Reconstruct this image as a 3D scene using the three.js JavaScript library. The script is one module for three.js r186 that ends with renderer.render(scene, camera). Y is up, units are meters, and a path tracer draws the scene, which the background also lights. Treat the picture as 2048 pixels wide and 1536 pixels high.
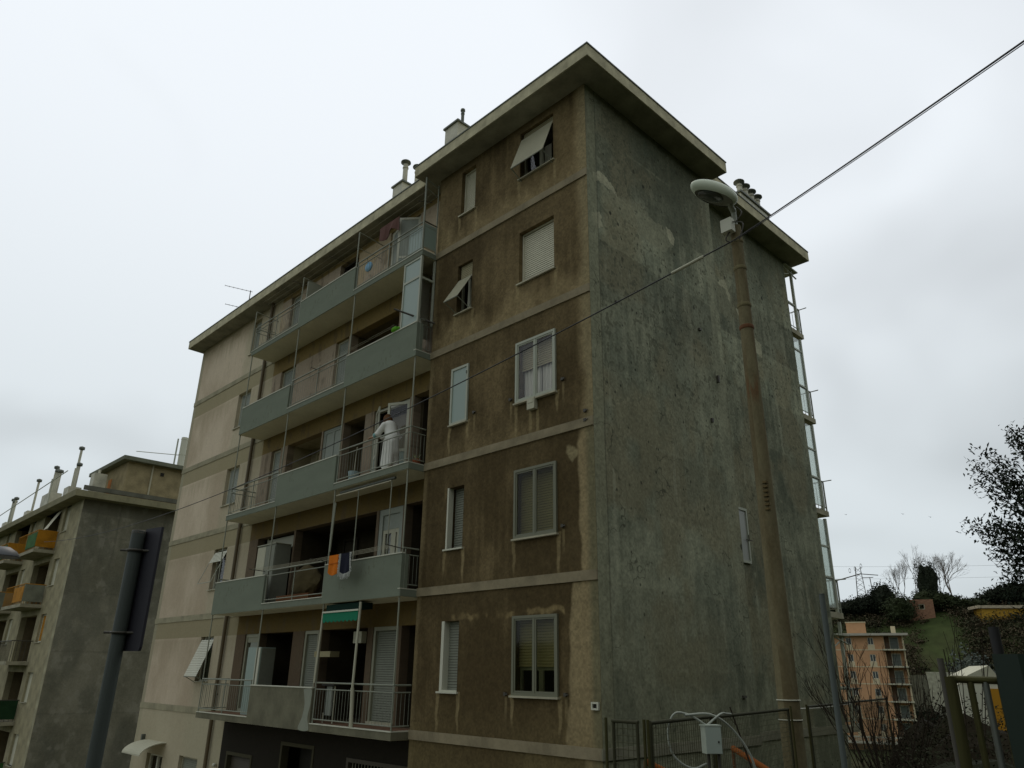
import * as THREE from 'three';
import { mergeGeometries } from 'three/addons/utils/BufferGeometryUtils.js';
import { MarchingCubes } from 'three/addons/objects/MarchingCubes.js';

// ---------------------------------------------------------------- camera, sky, sun, exposure
const scene = new THREE.Scene();
const camera = new THREE.PerspectiveCamera(54.66, 4 / 3, 0.05, 2000);
camera.rotation.order = 'YXZ';
camera.position.set(8.9565, 1.3702, 10.9549);
camera.rotation.set(0.3719, 0.8014, 0.0145);
scene.add(camera);

// noise
let seed = 12345;
const rnd = () => { seed = (seed * 1664525 + 1013904223) >>> 0; return seed / 4294967296; };
const rr = (a, b) => a + (b - a) * rnd();
const TAB = new Float32Array(65536); for (let i = 0; i < 65536; i++) TAB[i] = rnd();
const vn = (x, y) => {
  const xi = Math.floor(x), yi = Math.floor(y), fx = x - xi, fy = y - yi, u = fx * fx * (3 - 2 * fx), v = fy * fy * (3 - 2 * fy);
  const a = TAB[(xi & 255) + ((yi & 255) << 8)], b = TAB[((xi + 1) & 255) + ((yi & 255) << 8)], c = TAB[(xi & 255) + (((yi + 1) & 255) << 8)], d = TAB[((xi + 1) & 255) + (((yi + 1) & 255) << 8)];
  return a + (b - a) * u + (c - a) * v + (a - b - c + d) * u * v;
};
const fbm = (x, y, o = 4) => { let s = 0, a = 0.5, n = 0; for (let i = 0; i < o; i++) { s += a * vn(x, y); n += a; a *= 0.5; x = x * 2.03 + 17.3; y = y * 2.03 + 9.1; } return s / n; };
const clamp = (x, a = 0, b = 1) => Math.min(b, Math.max(a, x));
const sst = (a, b, x) => { const t = clamp((x - a) / (b - a)); return t * t * (3 - 2 * t); };
const mix = (a, b, t) => a + (b - a) * t;
const mix3 = (a, b, t) => [mix(a[0], b[0], t), mix(a[1], b[1], t), mix(a[2], b[2], t)];

{ // overcast sky
  const W = 512, Hh = 256, data = new Float32Array(W * Hh * 4);
  for (let j = 0; j < Hh; j++) for (let i = 0; i < W; i++) {
    const az = ((i + 0.5) / W - 0.5) * 2 * Math.PI, el = ((j + 0.5) / Hh - 0.5) * Math.PI;
    const dx = Math.cos(el) * Math.cos(az), dy = Math.sin(el), dz = Math.cos(el) * Math.sin(az);
    let c;
    if (dy < 0) c = [0.10, 0.10, 0.09];
    else {
      const e = sst(-0.05, 0.75, dy), toLight = dx * -0.78 + dz * -0.45;            // brighter towards the left, where the sun sits behind the cloud
      c = mix3([0.475, 0.525, 0.545], [0.665, 0.7, 0.738], e);
      const px = dx / (dy + 0.35), pz = dz / (dy + 0.35);
      const wx = px + 0.7 * (fbm(px * 1.3 + 80, pz * 1.3, 3) - 0.5), wz = pz + 0.7 * (fbm(px * 1.3, pz * 1.3 + 40, 3) - 0.5), cl = fbm(wx * 1.0 + 31, wz * 1.0 + 7, 5) - 0.5, c2 = fbm(wx * 3.4 + 3, wz * 2.2 + 57, 5) - 0.5;
      const g = Math.min(1.12, 0.955 + 0.06 * toLight + 0.75 * cl + 0.38 * c2);
      c = [c[0] * g, c[1] * g, c[2] * g];
    }
    data.set([c[0], c[1], c[2], 1], (j * W + i) * 4);
  }
  const sky = new THREE.DataTexture(data, W, Hh, THREE.RGBAFormat, THREE.FloatType);
  sky.mapping = THREE.EquirectangularReflectionMapping; sky.magFilter = THREE.LinearFilter; sky.wrapS = THREE.RepeatWrapping; sky.needsUpdate = true;
  scene.background = sky; scene.environment = sky;
}
const sun = new THREE.DirectionalLight(0xfff1e0, 0.55);
sun.position.set(-70, 90, -45); sun.target.position.set(-10, 5, -5);
sun.castShadow = true; sun.shadow.radius = 40; sun.shadow.mapSize.set(2048, 2048);
Object.assign(sun.shadow.camera, { left: -60, right: 60, top: 60, bottom: -60, near: 1, far: 250 });
scene.add(sun, sun.target);
const renderer = new THREE.WebGLRenderer();
renderer.toneMapping = THREE.LinearToneMapping;
renderer.toneMappingExposure = 1.2;
renderer.shadowMap.enabled = true;

// ---------------------------------------------------------------- helpers
const nums = {};
const numbered = (n) => { const k = nums[n] = (nums[n] ?? -1) + 1; return k ? `${n}_${String(k).padStart(3, '0')}` : n; };
function thing(name, label, category, group) { const g = new THREE.Group(); g.name = numbered(name); scene.add(g); g.userData = { label, category }; if (group) g.userData.group = group; return g; }
const merge = (gs) => { gs = Array.isArray(gs) ? gs.flat() : [gs]; gs = gs.map((g) => { const h = g.index ? g.toNonIndexed() : g; for (const k of Object.keys(h.attributes)) if (!['position', 'normal', 'uv'].includes(k)) h.deleteAttribute(k); if (!h.attributes.uv) h.setAttribute('uv', new THREE.BufferAttribute(new Float32Array(h.attributes.position.count * 2), 2)); return h; }); return gs.length > 1 ? mergeGeometries(gs) : gs[0]; };
function obj(name, gs, m, parent) { const o = new THREE.Mesh(merge(gs), m); o.name = parent === scene ? numbered(name) : name; o.castShadow = o.receiveShadow = true; parent.add(o); return o; }
function solo(name, gs, m, label, category, group) { const o = obj(name, gs, m, scene); o.userData = { label, category }; if (group) o.userData.group = group; return o; }
function struct(name, gs, m) { const o = obj(name, gs, m, scene); o.userData.kind = 'structure'; return o; }
function base(g, x, y, z) { g.position.set(x, y, z); for (const c of g.children) c.position.sub(g.position); return g; }
const V = (x, y, z) => new THREE.Vector3(x, y, z);
function quadG(list) { // list of [a,b,c,d, uva, uvb, uvc, uvd] counter-clockwise
  const p = [], u = [];
  for (const [a, b, c, d, ua, ub, uc, ud] of list) { p.push(...a, ...b, ...c, ...a, ...c, ...d); u.push(...ua, ...ub, ...uc, ...ua, ...uc, ...ud); }
  const g = new THREE.BufferGeometry(); g.setAttribute('position', new THREE.Float32BufferAttribute(p, 3)); g.setAttribute('uv', new THREE.Float32BufferAttribute(u, 2)); g.computeVertexNormals(); return g;
}
function bx(x0, x1, y0, y1, z0, z1) { // box by its corners, uv in metres
  const f = (a, b, c, d, ax) => { const m = (q) => ax === 0 ? [-q[2], q[1]] : ax === 1 ? [q[0], -q[2]] : [q[0], q[1]]; return [a, b, c, d, m(a), m(b), m(c), m(d)]; };
  return quadG([
    f([x0, y0, z1], [x1, y0, z1], [x1, y1, z1], [x0, y1, z1], 2), f([x1, y0, z0], [x0, y0, z0], [x0, y1, z0], [x1, y1, z0], 2),
    f([x1, y0, z1], [x1, y0, z0], [x1, y1, z0], [x1, y1, z1], 0), f([x0, y0, z0], [x0, y0, z1], [x0, y1, z1], [x0, y1, z0], 0),
    f([x0, y1, z1], [x1, y1, z1], [x1, y1, z0], [x0, y1, z0], 1), f([x0, y0, z0], [x1, y0, z0], [x1, y0, z1], [x0, y0, z1], 1)]);
}
function bar(p, q, r, n = 6, r2 = r) {
  const a = V(...p), b = V(...q), d = b.clone().sub(a), g = new THREE.CylinderGeometry(r2, r, d.length(), n, 1);
  g.applyQuaternion(new THREE.Quaternion().setFromUnitVectors(V(0, 1, 0), d.clone().normalize())); const c = a.add(b).multiplyScalar(0.5); g.translate(c.x, c.y, c.z); return g;
}
const tube = (pts, r, seg = 24, n = 6) => new THREE.TubeGeometry(new THREE.CatmullRomCurve3(pts.map((p) => V(...p))), seg, r, n);
function lathe(prof, x, y, z, n = 16) { const g = new THREE.LatheGeometry(prof.map(([a, b]) => new THREE.Vector2(a, b)), n); g.translate(x, y, z); return g; }
function slab(pts, y0, y1) { // prism over a polygon of [x, z]
  const s = new THREE.Shape(pts.map(([x, z]) => new THREE.Vector2(x, -z))); const g = new THREE.ExtrudeGeometry(s, { depth: y1 - y0, bevelEnabled: false }); g.rotateX(-Math.PI / 2); g.translate(0, y0, 0); return g;
}
function wallZ(x0, x1, y0, y1, z, t, holes, uvBox) { // wall facing +z, its face at z
  const s = new THREE.Shape([[x0, y0], [x1, y0], [x1, y1], [x0, y1]].map((p) => new THREE.Vector2(...p)));
  for (const [a, b, c, d] of holes) s.holes.push(new THREE.Path([[a, c], [a, d], [b, d], [b, c]].map((p) => new THREE.Vector2(...p))));
  const g = new THREE.ExtrudeGeometry(s, { depth: t, bevelEnabled: false }); g.translate(0, 0, z - t);
  if (uvBox) { const p = g.attributes.position, u = g.attributes.uv; for (let i = 0; i < p.count; i++) u.setXY(i, (p.getX(i) - uvBox[0]) / (uvBox[1] - uvBox[0]), (p.getY(i) - uvBox[2]) / (uvBox[3] - uvBox[2])); }
  return g;
}
// textures
const enc = (v) => { v = clamp(v); return 255 * (v <= 0.0031308 ? 12.92 * v : 1.055 * Math.pow(v, 1 / 2.4) - 0.055); };
function tex(w, h, fn, srgb = true) {
  const d = new Uint8Array(w * h * 4);
  for (let j = 0; j < h; j++) for (let i = 0; i < w; i++) { const c = fn((i + 0.5) / w, (j + 0.5) / h), k = (j * w + i) * 4; if (srgb) { d[k] = enc(c[0]); d[k + 1] = enc(c[1]); d[k + 2] = enc(c[2]); } else { d[k] = d[k + 1] = d[k + 2] = 255 * clamp(c); } d[k + 3] = 255; }
  const t = new THREE.DataTexture(d, w, h); t.magFilter = THREE.LinearFilter; t.minFilter = THREE.LinearMipmapLinearFilter; t.generateMipmaps = true; t.wrapS = t.wrapT = THREE.RepeatWrapping; if (srgb) t.colorSpace = THREE.SRGBColorSpace; t.needsUpdate = true; return t;
}
// tileable fine grain: values wrap because the lattice wraps at 256
const tileN = (u, v, f, o) => { let s = 0, a = 0.5, n = 0; for (let i = 0; i < o; i++) { const F = f << i; const x = u * F, y = v * F; const xi = Math.floor(x), yi = Math.floor(y), fx = x - xi, fy = y - yi, uu = fx * fx * (3 - 2 * fx), vv = fy * fy * (3 - 2 * fy); const T = (p, q) => TAB[((p % F) + i * 37 & 255) + (((q % F) + i * 11 & 255) << 8)]; s += a * mix(mix(T(xi, yi), T(xi + 1, yi), uu), mix(T(xi, yi + 1), T(xi + 1, yi + 1), uu), vv); n += a; a *= 0.6; } return s / n; };
const GRAIN = tex(512, 512, (u, v) => tileN(u, v, 8, 6), false);
const BLOTCH = tex(512, 512, (u, v) => { const a = 0.72 + 0.5 * (tileN(u, v, 4, 6) - 0.5) + 0.15 * (tileN(u, v, 32, 3) - 0.5); return [a, a * 0.99, a * 0.96]; });
const SOFT = tex(256, 256, (u, v) => { const a = 0.9 + 0.16 * (tileN(u, v, 4, 5) - 0.5) + 0.1 * (tileN(u, v, 32, 2) - 0.5); return [a, a, a * 0.985]; });
const STREAK = tex(512, 256, (u, v) => { const a = 0.68 + 0.45 * (tileN(u, v * 0.25, 16, 4) - 0.5) + 0.35 * (tileN(u, v, 4, 5) - 0.5); return [a, a, a * 0.94]; });
const rep = (t, sx, sy = sx) => { const c = t.clone(); c.repeat.set(sx, sy); c.needsUpdate = true; return c; };
const gB = rep(GRAIN, 1, 1), bB = rep(BLOTCH, 0.6, 0.6), bF = rep(BLOTCH, 0.08, 0.08);
const lin = (r, g, b) => new THREE.Color().setRGB(r, g, b);
const M = (c, rough = 0.85, o = {}) => new THREE.MeshPhysicalMaterial({ color: lin(c[0], c[1], c[2] * 0.88), roughness: rough, specularIntensity: rough > 0.62 ? 0.3 : 0.7, ...o });
const MB = (c, rough = 0.9, o = {}) => M(c.map((v) => v * 1.35), rough, { map: bB, bumpMap: gB, bumpScale: 0.004, ...o });
const DRIP = tex(512, 256, (u, v) => { const a = 0.9 + 0.16 * (tileN(u, v, 4, 5) - 0.5), st = tileN(u, v * 0.25, 32, 3), d = sst(0.6, 0.8, st) * sst(0.35, 0.65, tileN(u, v, 3, 4)); const k = a * (1 - 0.16 * d); return [k, k * (1 - 0.02 * d), k * (0.985 - 0.05 * d)]; });
const pB = rep(DRIP, 0.3, 0.9);
const sB = rep(SOFT, 0.5), kB = rep(STREAK, 0.35, 1);
const MS = (c, rough = 0.8, o = {}) => M(c.map((v) => v * 1.1), rough, { map: sB, bumpMap: gB, bumpScale: 0.003, ...o });
const mat = {
  fascia: M([0.66, 0.61, 0.48], 0.9, { map: kB, bumpMap: gB, bumpScale: 0.004 }), concrete: MB([0.33, 0.31, 0.25]), soffit: MB([0.27, 0.26, 0.22]), roofTop: MB([0.2, 0.2, 0.18]),
  panel: M([0.185, 0.212, 0.178], 0.85, { map: pB, bumpMap: gB, bumpScale: 0.004 }), slabEdge: MS([0.165, 0.186, 0.158], 0.85), slabUnder: MS([0.62, 0.59, 0.48], 0.9), lip: M([0.52, 0.52, 0.46], 0.6), bare: MB([0.15, 0.145, 0.11]), repair: MS([0.24, 0.255, 0.225]),
  rail: M([0.22, 0.235, 0.2], 0.55), rod: M([0.24, 0.25, 0.205], 0.55), alu: M([0.36, 0.38, 0.33], 0.5), white: M([0.52, 0.52, 0.46], 0.6), offwhite: MS([0.44, 0.43, 0.36], 0.65),
  dirtyAlu: M([0.27, 0.27, 0.21], 0.5), shut: MS([0.56, 0.54, 0.46], 0.65, { bumpMap: null }), shutBeige: M([0.3, 0.27, 0.18], 0.7), shutGrey: MS([0.2, 0.21, 0.185], 0.65), shutBlue: MS([0.3, 0.325, 0.315], 0.65),
  frost: new THREE.MeshPhysicalMaterial({ color: lin(0.25, 0.32, 0.27), roughness: 0.4 }), dark: M([0.03, 0.028, 0.025], 0.7), darkDoor: M([0.06, 0.05, 0.035], 0.6),
  glass: new THREE.MeshPhysicalMaterial({ color: 0xffffff, roughness: 0.03, transmission: 1, thickness: 0, ior: 1.5, specularIntensity: 0.5 }),
  glassDim: new THREE.MeshPhysicalMaterial({ color: lin(0.78, 0.78, 0.68), roughness: 0.06, transmission: 1, thickness: 0, ior: 1.5, specularIntensity: 0.3 }), curtain: M([0.55, 0.54, 0.52], 0.95), pipe: MB([0.11, 0.085, 0.05], 0.6), sill: MB([0.42, 0.40, 0.33], 0.7), iron: M([0.06, 0.055, 0.045], 0.6), rust: M([0.13, 0.06, 0.03], 0.8),
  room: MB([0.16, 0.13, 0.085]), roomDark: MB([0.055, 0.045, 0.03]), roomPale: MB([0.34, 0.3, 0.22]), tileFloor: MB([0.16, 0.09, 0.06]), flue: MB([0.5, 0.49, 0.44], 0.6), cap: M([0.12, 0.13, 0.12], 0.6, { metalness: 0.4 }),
};

// ---------------------------------------------------------------- facade textures (dirt, washed streaks, repairs, painted shade below the lowest balcony)
const FL = [12, 9, 6, 3, 0];
const X1 = -5.42, X2 = -22.67, ZB = -0.40, YR = 14.67, FT = 0.33, YB = -13;
const BW = { L: [-2.17, -1.03, 1.0, 2.42], S: [-4.47, -3.89, 1.0, 2.43] };
const BROWN = tex(512, 1792, (u, v) => {
  const x = X1 + u * -X1, y = -4 + v * 18.8, fl = Math.floor(y / 3), yy = y - fl * 3, t = y / 15;
  const n1 = fbm(x * 0.7 + 5, y * 0.55 + 3, 4), n2 = fbm(x * 4 + 9, y * 2.4, 4), st = fbm(x * 9, y * 0.5 + 40, 4), n3 = fbm(x * 26, y * 26, 2);
  let c = mix3([0.088, 0.069, 0.043], [0.2, 0.163, 0.113], sst(0.34, 0.72, n1 * 0.62 + st * 0.2 + n2 * 0.18 + (t - 0.55) * 0.26));
  // rain-washed, paler plaster above every course (stronger on the upper floors)
  let w = sst(1.15, 0.1, yy + (fbm(x * 1.6, fl * 7 + y * 0.6, 4) - 0.5) * 1.9) * (0.1 + 0.9 * sst(0.2, 0.75, t)) * 0.9 * (0.3 + 1.1 * n2);
  // dark soot under the courses and beside the windows
  const soot = sst(2.3, 2.85, yy + (n1 - 0.5) * 0.8) * 0.35 * (0.4 + st);
  c = mix3(c, [0.33, 0.28, 0.205], clamp(w));
  c = mix3(c, [0.085, 0.068, 0.042], clamp(soot));
  // washed streaks under the window-sill ends
  if (fl >= 0 && fl <= 4 && yy < 1.0) for (const k of ['L', 'S']) for (const sx of [BW[k][0] - 0.05, BW[k][1] + 0.05]) {
    const L = 0.55 + 0.75 * TAB[(fl * 97 + Math.round(sx * -40)) & 65535], dd = (1.0 - yy) / L, wob = (vn(y * 5 + sx * 9, 3) - 0.5) * 0.05, wd = mix(0.085, 0.03, dd);
    if (dd < 1) c = mix3(c, [0.32, 0.275, 0.2], 0.75 * sst(wd, wd * 0.35, Math.abs(x - sx - wob)) * sst(1, 0.55, dd) * (0.6 + 0.6 * st));
  }
  // drip below the flue box on the middle floor
  for (const sx of [-1.76, -1.55]) if (y < 6.75 && y > 6.15) c = mix3(c, [0.32, 0.28, 0.2], 0.6 * sst(0.06, 0.02, Math.abs(x - sx)));
  // rusty bracket drips
  for (const [bx_, by] of [[-0.8, 7.15], [-2.38, 7.1], [-3.62, 7.1], [-0.84, 4.05], [-0.82, 1.0], [-2.4, 1.0]]) if (y < by && y > by - 0.6) c = mix3(c, [0.3, 0.26, 0.19], 0.5 * sst(0.05, 0.015, Math.abs(x - bx_)) * sst(by - 0.6, by - 0.2, y));
  // pale rendered margin along the corner and the balcony side
  const lo = sst(6.4, 5.6, y), e = -x + (fbm(y * 1.3, 4, 4) - 0.5) * 0.22, wq = 0.2 + 0.2 * lo + (y < 3 && y > 0 ? 0.22 + (3 - y) * 0.07 : 0), m = sst(wq + mix(0.22, 0.05, lo), wq - mix(0.1, 0.03, lo), e);
  c = mix3(c, mix3([0.37, 0.32, 0.245], [0.215, 0.218, 0.178], sst(0.3, 0.1, -x) * (0.35 + 0.65 * lo)), m * (0.72 + 0.2 * n2));
  c = mix3(c, [0.23, 0.195, 0.14], 0.65 * sst(0.2, 0.05, x - X1 + (fbm(y * 2, 8, 3) - 0.5) * 0.14));
  // patches of fallen paint
  const p1 = Math.hypot((x + 0.62) * 1.6, (y - 5.55) * 1.5) + (n2 - 0.5) * 0.5; c = mix3(c, [0.34, 0.31, 0.24], sst(0.3, 0.16, p1) * 0.8);
  const p2 = Math.abs(y - 2.52 + (n2 - 0.5) * 0.2); c = mix3(c, [0.29, 0.24, 0.16], sst(0.09, 0.02, p2) * sst(0.45, 0.65, fbm(x * 3, 88, 3)) * 0.8);
  // the lowest storey is lighter near the base, greener
  if (y < 1) c = mix3(c, [0.2, 0.175, 0.115], 0.6 * sst(1, -0.6, y) * n1 * 1.6);
  const n5 = fbm(x * 11, y * 11, 4), g = (0.52 + 0.5 * n3 + 0.3 * n5) * 0.86; return [c[0] * g * 1.06, c[1] * g * 0.97, c[2] * g * 0.66];
});
const inPoly = (x, y, P) => { let r = false; for (let i = 0, j = P.length - 1; i < P.length; j = i++) if ((P[i][1] > y) !== (P[j][1] > y) && x < (P[j][0] - P[i][0]) * (y - P[i][1]) / (P[j][1] - P[i][1]) + P[i][0]) r = !r; return r; };
const PALE = [[[0.22, 12.2], [0.5, 12.36], [0.75, 12.3], [1.0, 12.2], [1.12, 11.95], [0.98, 12.0], [0.75, 12.05], [0.42, 12.08], [0.28, 12.0]],
  [[3.08, 12.08], [3.3, 12.06], [3.46, 11.9], [3.42, 11.62], [3.26, 11.7], [3.16, 11.85]], [[0.16, 11.05], [0.45, 11.2], [0.5, 10.85], [0.3, 10.7], [0.2, 10.8]],
  [[6.45, 12.0], [6.8, 12.25], [7.1, 11.8], [7.02, 11.5], [6.85, 11.9], [6.6, 11.95]], [[7.35, 11.5], [7.8, 11.6], [7.9, 11.2], [7.5, 11.25]], [[8.2, 10.9], [8.7, 10.75], [8.65, 10.3], [8.2, 10.4]]];
const PATCH = [[[1.05, 12.0], [2.0, 12.2], [2.5, 12.0], [3.2, 12.0], [3.4, 11.6], [2.7, 11.2], [2.0, 11.35], [1.2, 11.5], [0.55, 11.6], [0.5, 12.0]], [[6.3, 12.1], [6.9, 12.0], [7.3, 11.4], [7.0, 10.9], [6.4, 11.0]]];
const spots = []; for (let i = 0; i < 620; i++) { const y = 15 * Math.pow(rnd(), 0.55); spots.push([rr(0.4, 11), y, rr(0.008, 0.03) * (rnd() < 0.06 ? 2.0 : 1), rr(0.6, 1)]); }
const cell = new Map(); for (const s of spots) { for (let a = -1; a <= 1; a++) for (let b = -1; b <= 1; b++) { const k = (Math.floor(s[0] * 4) + a) + ',' + (Math.floor(s[1] * 4) + b); if (!cell.has(k)) cell.set(k, []); cell.get(k).push(s); } }
const GREY = tex(1024, 1536, (u, v) => {
  const s = u * 11.1, y = -4 + v * 18.8, n1 = fbm(s * 0.55 + 60, y * 0.45 + 20, 5), n2 = fbm(s * 3.5 + 2, y * 2.2 + 70, 4), st = fbm(s * 7 + 11, y * 0.35 + 5, 4), n3 = fbm(s * 24, y * 24, 3), n4 = fbm(s * 11 + 8, y * 9 + 4, 3);
  let c = mix3([0.105, 0.112, 0.092], [0.265, 0.265, 0.22], sst(0.3, 0.68, n1 * 0.45 + n2 * 0.3 + st * 0.25));
  c = mix3(c, [0.2, 0.18, 0.135], 0.75 * sst(0.52, 0.68, fbm(s * 0.8 + 90, y * 0.6 + 33, 4)));
  c = mix3(c, [0.13, 0.145, 0.128], 0.35 * sst(0.55, 0.7, fbm(s * 0.9 + 9, y * 0.5 + 83, 4)));
  c = mix3(c, [0.1, 0.1, 0.08], 0.75 * sst(0.585, 0.68, n4) * sst(2, 9, y + (n1 - 0.5) * 8));       // pitted, dirty skin higher up
  // lift joints of the poured wall: a step of tone at each, uneven
  const lift = Math.floor((y + 0.05 * n2) / 1.5), lf = TAB[(lift * 31 + (s > 5.2 ? 9 : 0) + 700) & 65535]; c = c.map((q) => q * (0.8 + 0.4 * lf));
  const dl = (y + 0.05 * n2) / 1.5 - lift; c = mix3(c, [0.24, 0.235, 0.19], sst(0.035, 0.01, Math.min(dl, 1 - dl)) * 0.4 * sst(0.4, 0.6, n2));
  // pale board streaks running down
  c = mix3(c, [0.27, 0.265, 0.225], 0.45 * sst(0.6, 0.78, st) * sst(0.35, 0.6, n2));
  if (s > 4.95 && s < 5.6) c = mix3(c, [0.25, 0.245, 0.2], 0.6 * sst(5.6, 5.3, s) * (0.3 + n2) * sst(0.5, 2, y));
  // repairs and flaked skin
  const jx = (n4 - 0.5) * 0.25, jy = (fbm(s * 10, y * 10 + 31, 3) - 0.5) * 0.25;
  for (const P of PATCH) if (inPoly(s + jx, y + jy, P)) c = mix3(c, [0.235, 0.225, 0.18], 0.55);
  for (const P of PALE) if (inPoly(s + jx * 0.5, y + jy * 0.5, P)) c = mix3(c, [0.36, 0.34, 0.28], 0.85);
  for (const q of cell.get(Math.floor(s * 4) + ',' + Math.floor(y * 4)) ?? []) { const d = Math.hypot(s - q[0], (y - q[1]) * 0.8) / q[2]; if (d < 1.3) c = mix3(c, [0.035, 0.035, 0.03], sst(1.3, 0.6, d) * q[3]); }
  // rendered margin next to the corner
  if (s < 0.34) c = mix3(c, [0.215, 0.21, 0.165], 0.7); c = mix3(c, [0.09, 0.088, 0.07], 0.6 * sst(0.03, 0.008, Math.abs(s - 0.35 + (n2 - 0.5) * 0.03)));
  c = mix3(c, [0.15, 0.145, 0.1], 0.4 * sst(4, 0, y) * n1 * 1.5);
  const n5 = fbm(s * 5.2 + 41, y * 4.4 + 13, 5), g = (0.42 + 0.62 * n3 + 0.3 * n4 + 0.22 * n5) * 1.1;
  const ck = Math.abs(fbm(s * 0.8 + 5, y * 0.9 + 60, 5) - 0.5); c = mix3(c, [0.05, 0.05, 0.04], 0.7 * sst(0.006, 0.0015, ck) * sst(0.45, 0.55, fbm(s * 0.7 + 70, y * 0.6, 3)));
  c = mix3(c, [0.09, 0.09, 0.07], 0.5 * sst(11.8, 14.6, y + (st - 0.5) * 3) * st * 1.6);
  return [c[0] * g * 1.0, c[1] * g * 1.03, c[2] * g * 0.83];
});
const BEIGE = tex(640, 1280, (u, v) => {
  const x = X2 + u * (-15.4 - X2), y = -4 + v * 18.8, fl = Math.floor(y / 3), yy = y - fl * 3, n1 = fbm(x * 0.8, y * 0.6, 4), n2 = fbm(x * 5, y * 3, 4), st = fbm(x * 8, y * 0.5, 4), n3 = fbm(x * 25, y * 25, 2);
  let c = mix3([0.47, 0.4, 0.325], [0.6, 0.525, 0.445], sst(0.3, 0.7, n1 * 0.75 + n2 * 0.15 + st * 0.1));
  const grey = sst(-18.5, -17.9, x + (n2 - 0.5) * 0.5) * 0.55; c = mix3(c, [0.39, 0.375, 0.29], grey);       // patched plaster round the windows
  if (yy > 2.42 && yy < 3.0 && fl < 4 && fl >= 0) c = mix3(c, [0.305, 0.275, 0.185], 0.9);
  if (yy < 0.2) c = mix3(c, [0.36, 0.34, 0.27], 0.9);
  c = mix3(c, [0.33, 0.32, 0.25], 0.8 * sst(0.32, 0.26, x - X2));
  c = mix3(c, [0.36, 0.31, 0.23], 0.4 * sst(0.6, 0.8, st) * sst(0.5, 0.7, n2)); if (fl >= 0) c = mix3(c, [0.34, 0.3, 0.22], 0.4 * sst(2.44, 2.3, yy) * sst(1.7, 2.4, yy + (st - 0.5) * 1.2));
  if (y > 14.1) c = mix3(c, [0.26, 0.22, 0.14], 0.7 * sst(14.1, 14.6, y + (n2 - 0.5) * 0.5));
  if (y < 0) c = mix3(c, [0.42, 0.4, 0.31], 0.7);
  const g = (0.92 + 0.16 * n3) * mix(0.86, 1, sst(0, 12, y)); return [c[0] * g * 1.02, c[1] * g * 0.985, c[2] * g * 0.84];
});
const LOGGIA = tex(512, 1024, (u, v) => {
  const x = -15.4 + u * 10, y = -4 + v * 18.8, fl = Math.floor(y / 3), yy = y - fl * 3, n1 = fbm(x * 0.9 + 3, y * 0.7, 4), n2 = fbm(x * 5, y * 4, 4), st = fbm(x * 7, y * 0.6, 4), n3 = fbm(x * 25, y * 25, 2);
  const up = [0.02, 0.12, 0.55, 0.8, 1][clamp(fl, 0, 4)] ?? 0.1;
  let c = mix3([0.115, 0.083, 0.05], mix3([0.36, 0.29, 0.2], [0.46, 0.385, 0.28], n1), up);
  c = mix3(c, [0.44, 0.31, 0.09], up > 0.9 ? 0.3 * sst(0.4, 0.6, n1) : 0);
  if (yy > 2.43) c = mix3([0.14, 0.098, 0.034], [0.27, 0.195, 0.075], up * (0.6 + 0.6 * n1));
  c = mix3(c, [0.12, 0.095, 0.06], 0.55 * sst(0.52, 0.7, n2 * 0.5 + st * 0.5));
  if (y < 0) c = [0.022, 0.019, 0.013];  // dark base paint, taken near black to include the shade under the balcony
  const g = 0.88 + 0.24 * n3; return [c[0] * g, c[1] * g, c[2] * g];
});
const FM = (t) => new THREE.MeshPhysicalMaterial({ map: t, roughness: 0.95, specularIntensity: 0.3 });
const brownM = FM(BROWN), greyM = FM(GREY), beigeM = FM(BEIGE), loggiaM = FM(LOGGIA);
brownM.bumpMap = rep(GRAIN, 5, 18); brownM.bumpScale = 0.006; greyM.bumpMap = rep(GRAIN, 11, 18); greyM.bumpScale = 0.007; beigeM.bumpMap = rep(GRAIN, 7, 18); beigeM.bumpScale = 0.003; loggiaM.bumpMap = rep(GRAIN, 10, 18); loggiaM.bumpScale = 0.003;

// ---------------------------------------------------------------- the apartment building
const B = thing('apartment_building', 'tall weathered apartment block with brown front, bare grey side wall and long balconies', 'apartment building');
const holesBrown = [], holesLog = [], holesBeige = [];
for (const f of FL) for (const k of ['L', 'S']) holesBrown.push([BW[k][0], BW[k][1], f + BW[k][2], f + BW[k][3]]);
obj('wall', wallZ(X1, -0.004, YB, YR, 0, 0.3, holesBrown, [X1, 0, -4, 14.8]), brownM, B).userData.label = 'brown stained plaster front of the projecting end bay';
// grey side wall in two blocks with a set-back seam
const wallX = (x, z0, z1, s0) => quadG([[[x, YB, z0], [x, YB, z1], [x, YR, z1], [x, YR, z0], ...[[z0, YB], [z1, YB], [z1, YR], [z0, YR]].map(([z, y]) => [-z / 11.1, (y + 4) / 18.8])]]);
obj('wall', [wallX(0, 0, -5.41), quadG([[[0, YB, -5.41], [-0.52, YB, -5.41], [-0.52, YR, -5.41], [0, YR, -5.41], [0.48, -0.5], [0.49, -0.5], [0.49, 0.99], [0.48, 0.99]]]), wallX(-0.52, -5.41, -11.02)], greyM, B).userData.label = 'bare grey pitted concrete side wall with pale flaked patches';
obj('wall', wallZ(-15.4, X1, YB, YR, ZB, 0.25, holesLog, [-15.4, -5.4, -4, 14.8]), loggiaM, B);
const wLog = B.children[B.children.length - 1];
const log = []; // [x0,x1,y0,y1,kind]
const LG = (i, a, b, y0, y1, kind) => { const f = FL[i]; log.push([i, a, b, f + y0, f + y1, kind]); holesLog.push([a, b, f + y0, f + y1]); };
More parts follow.
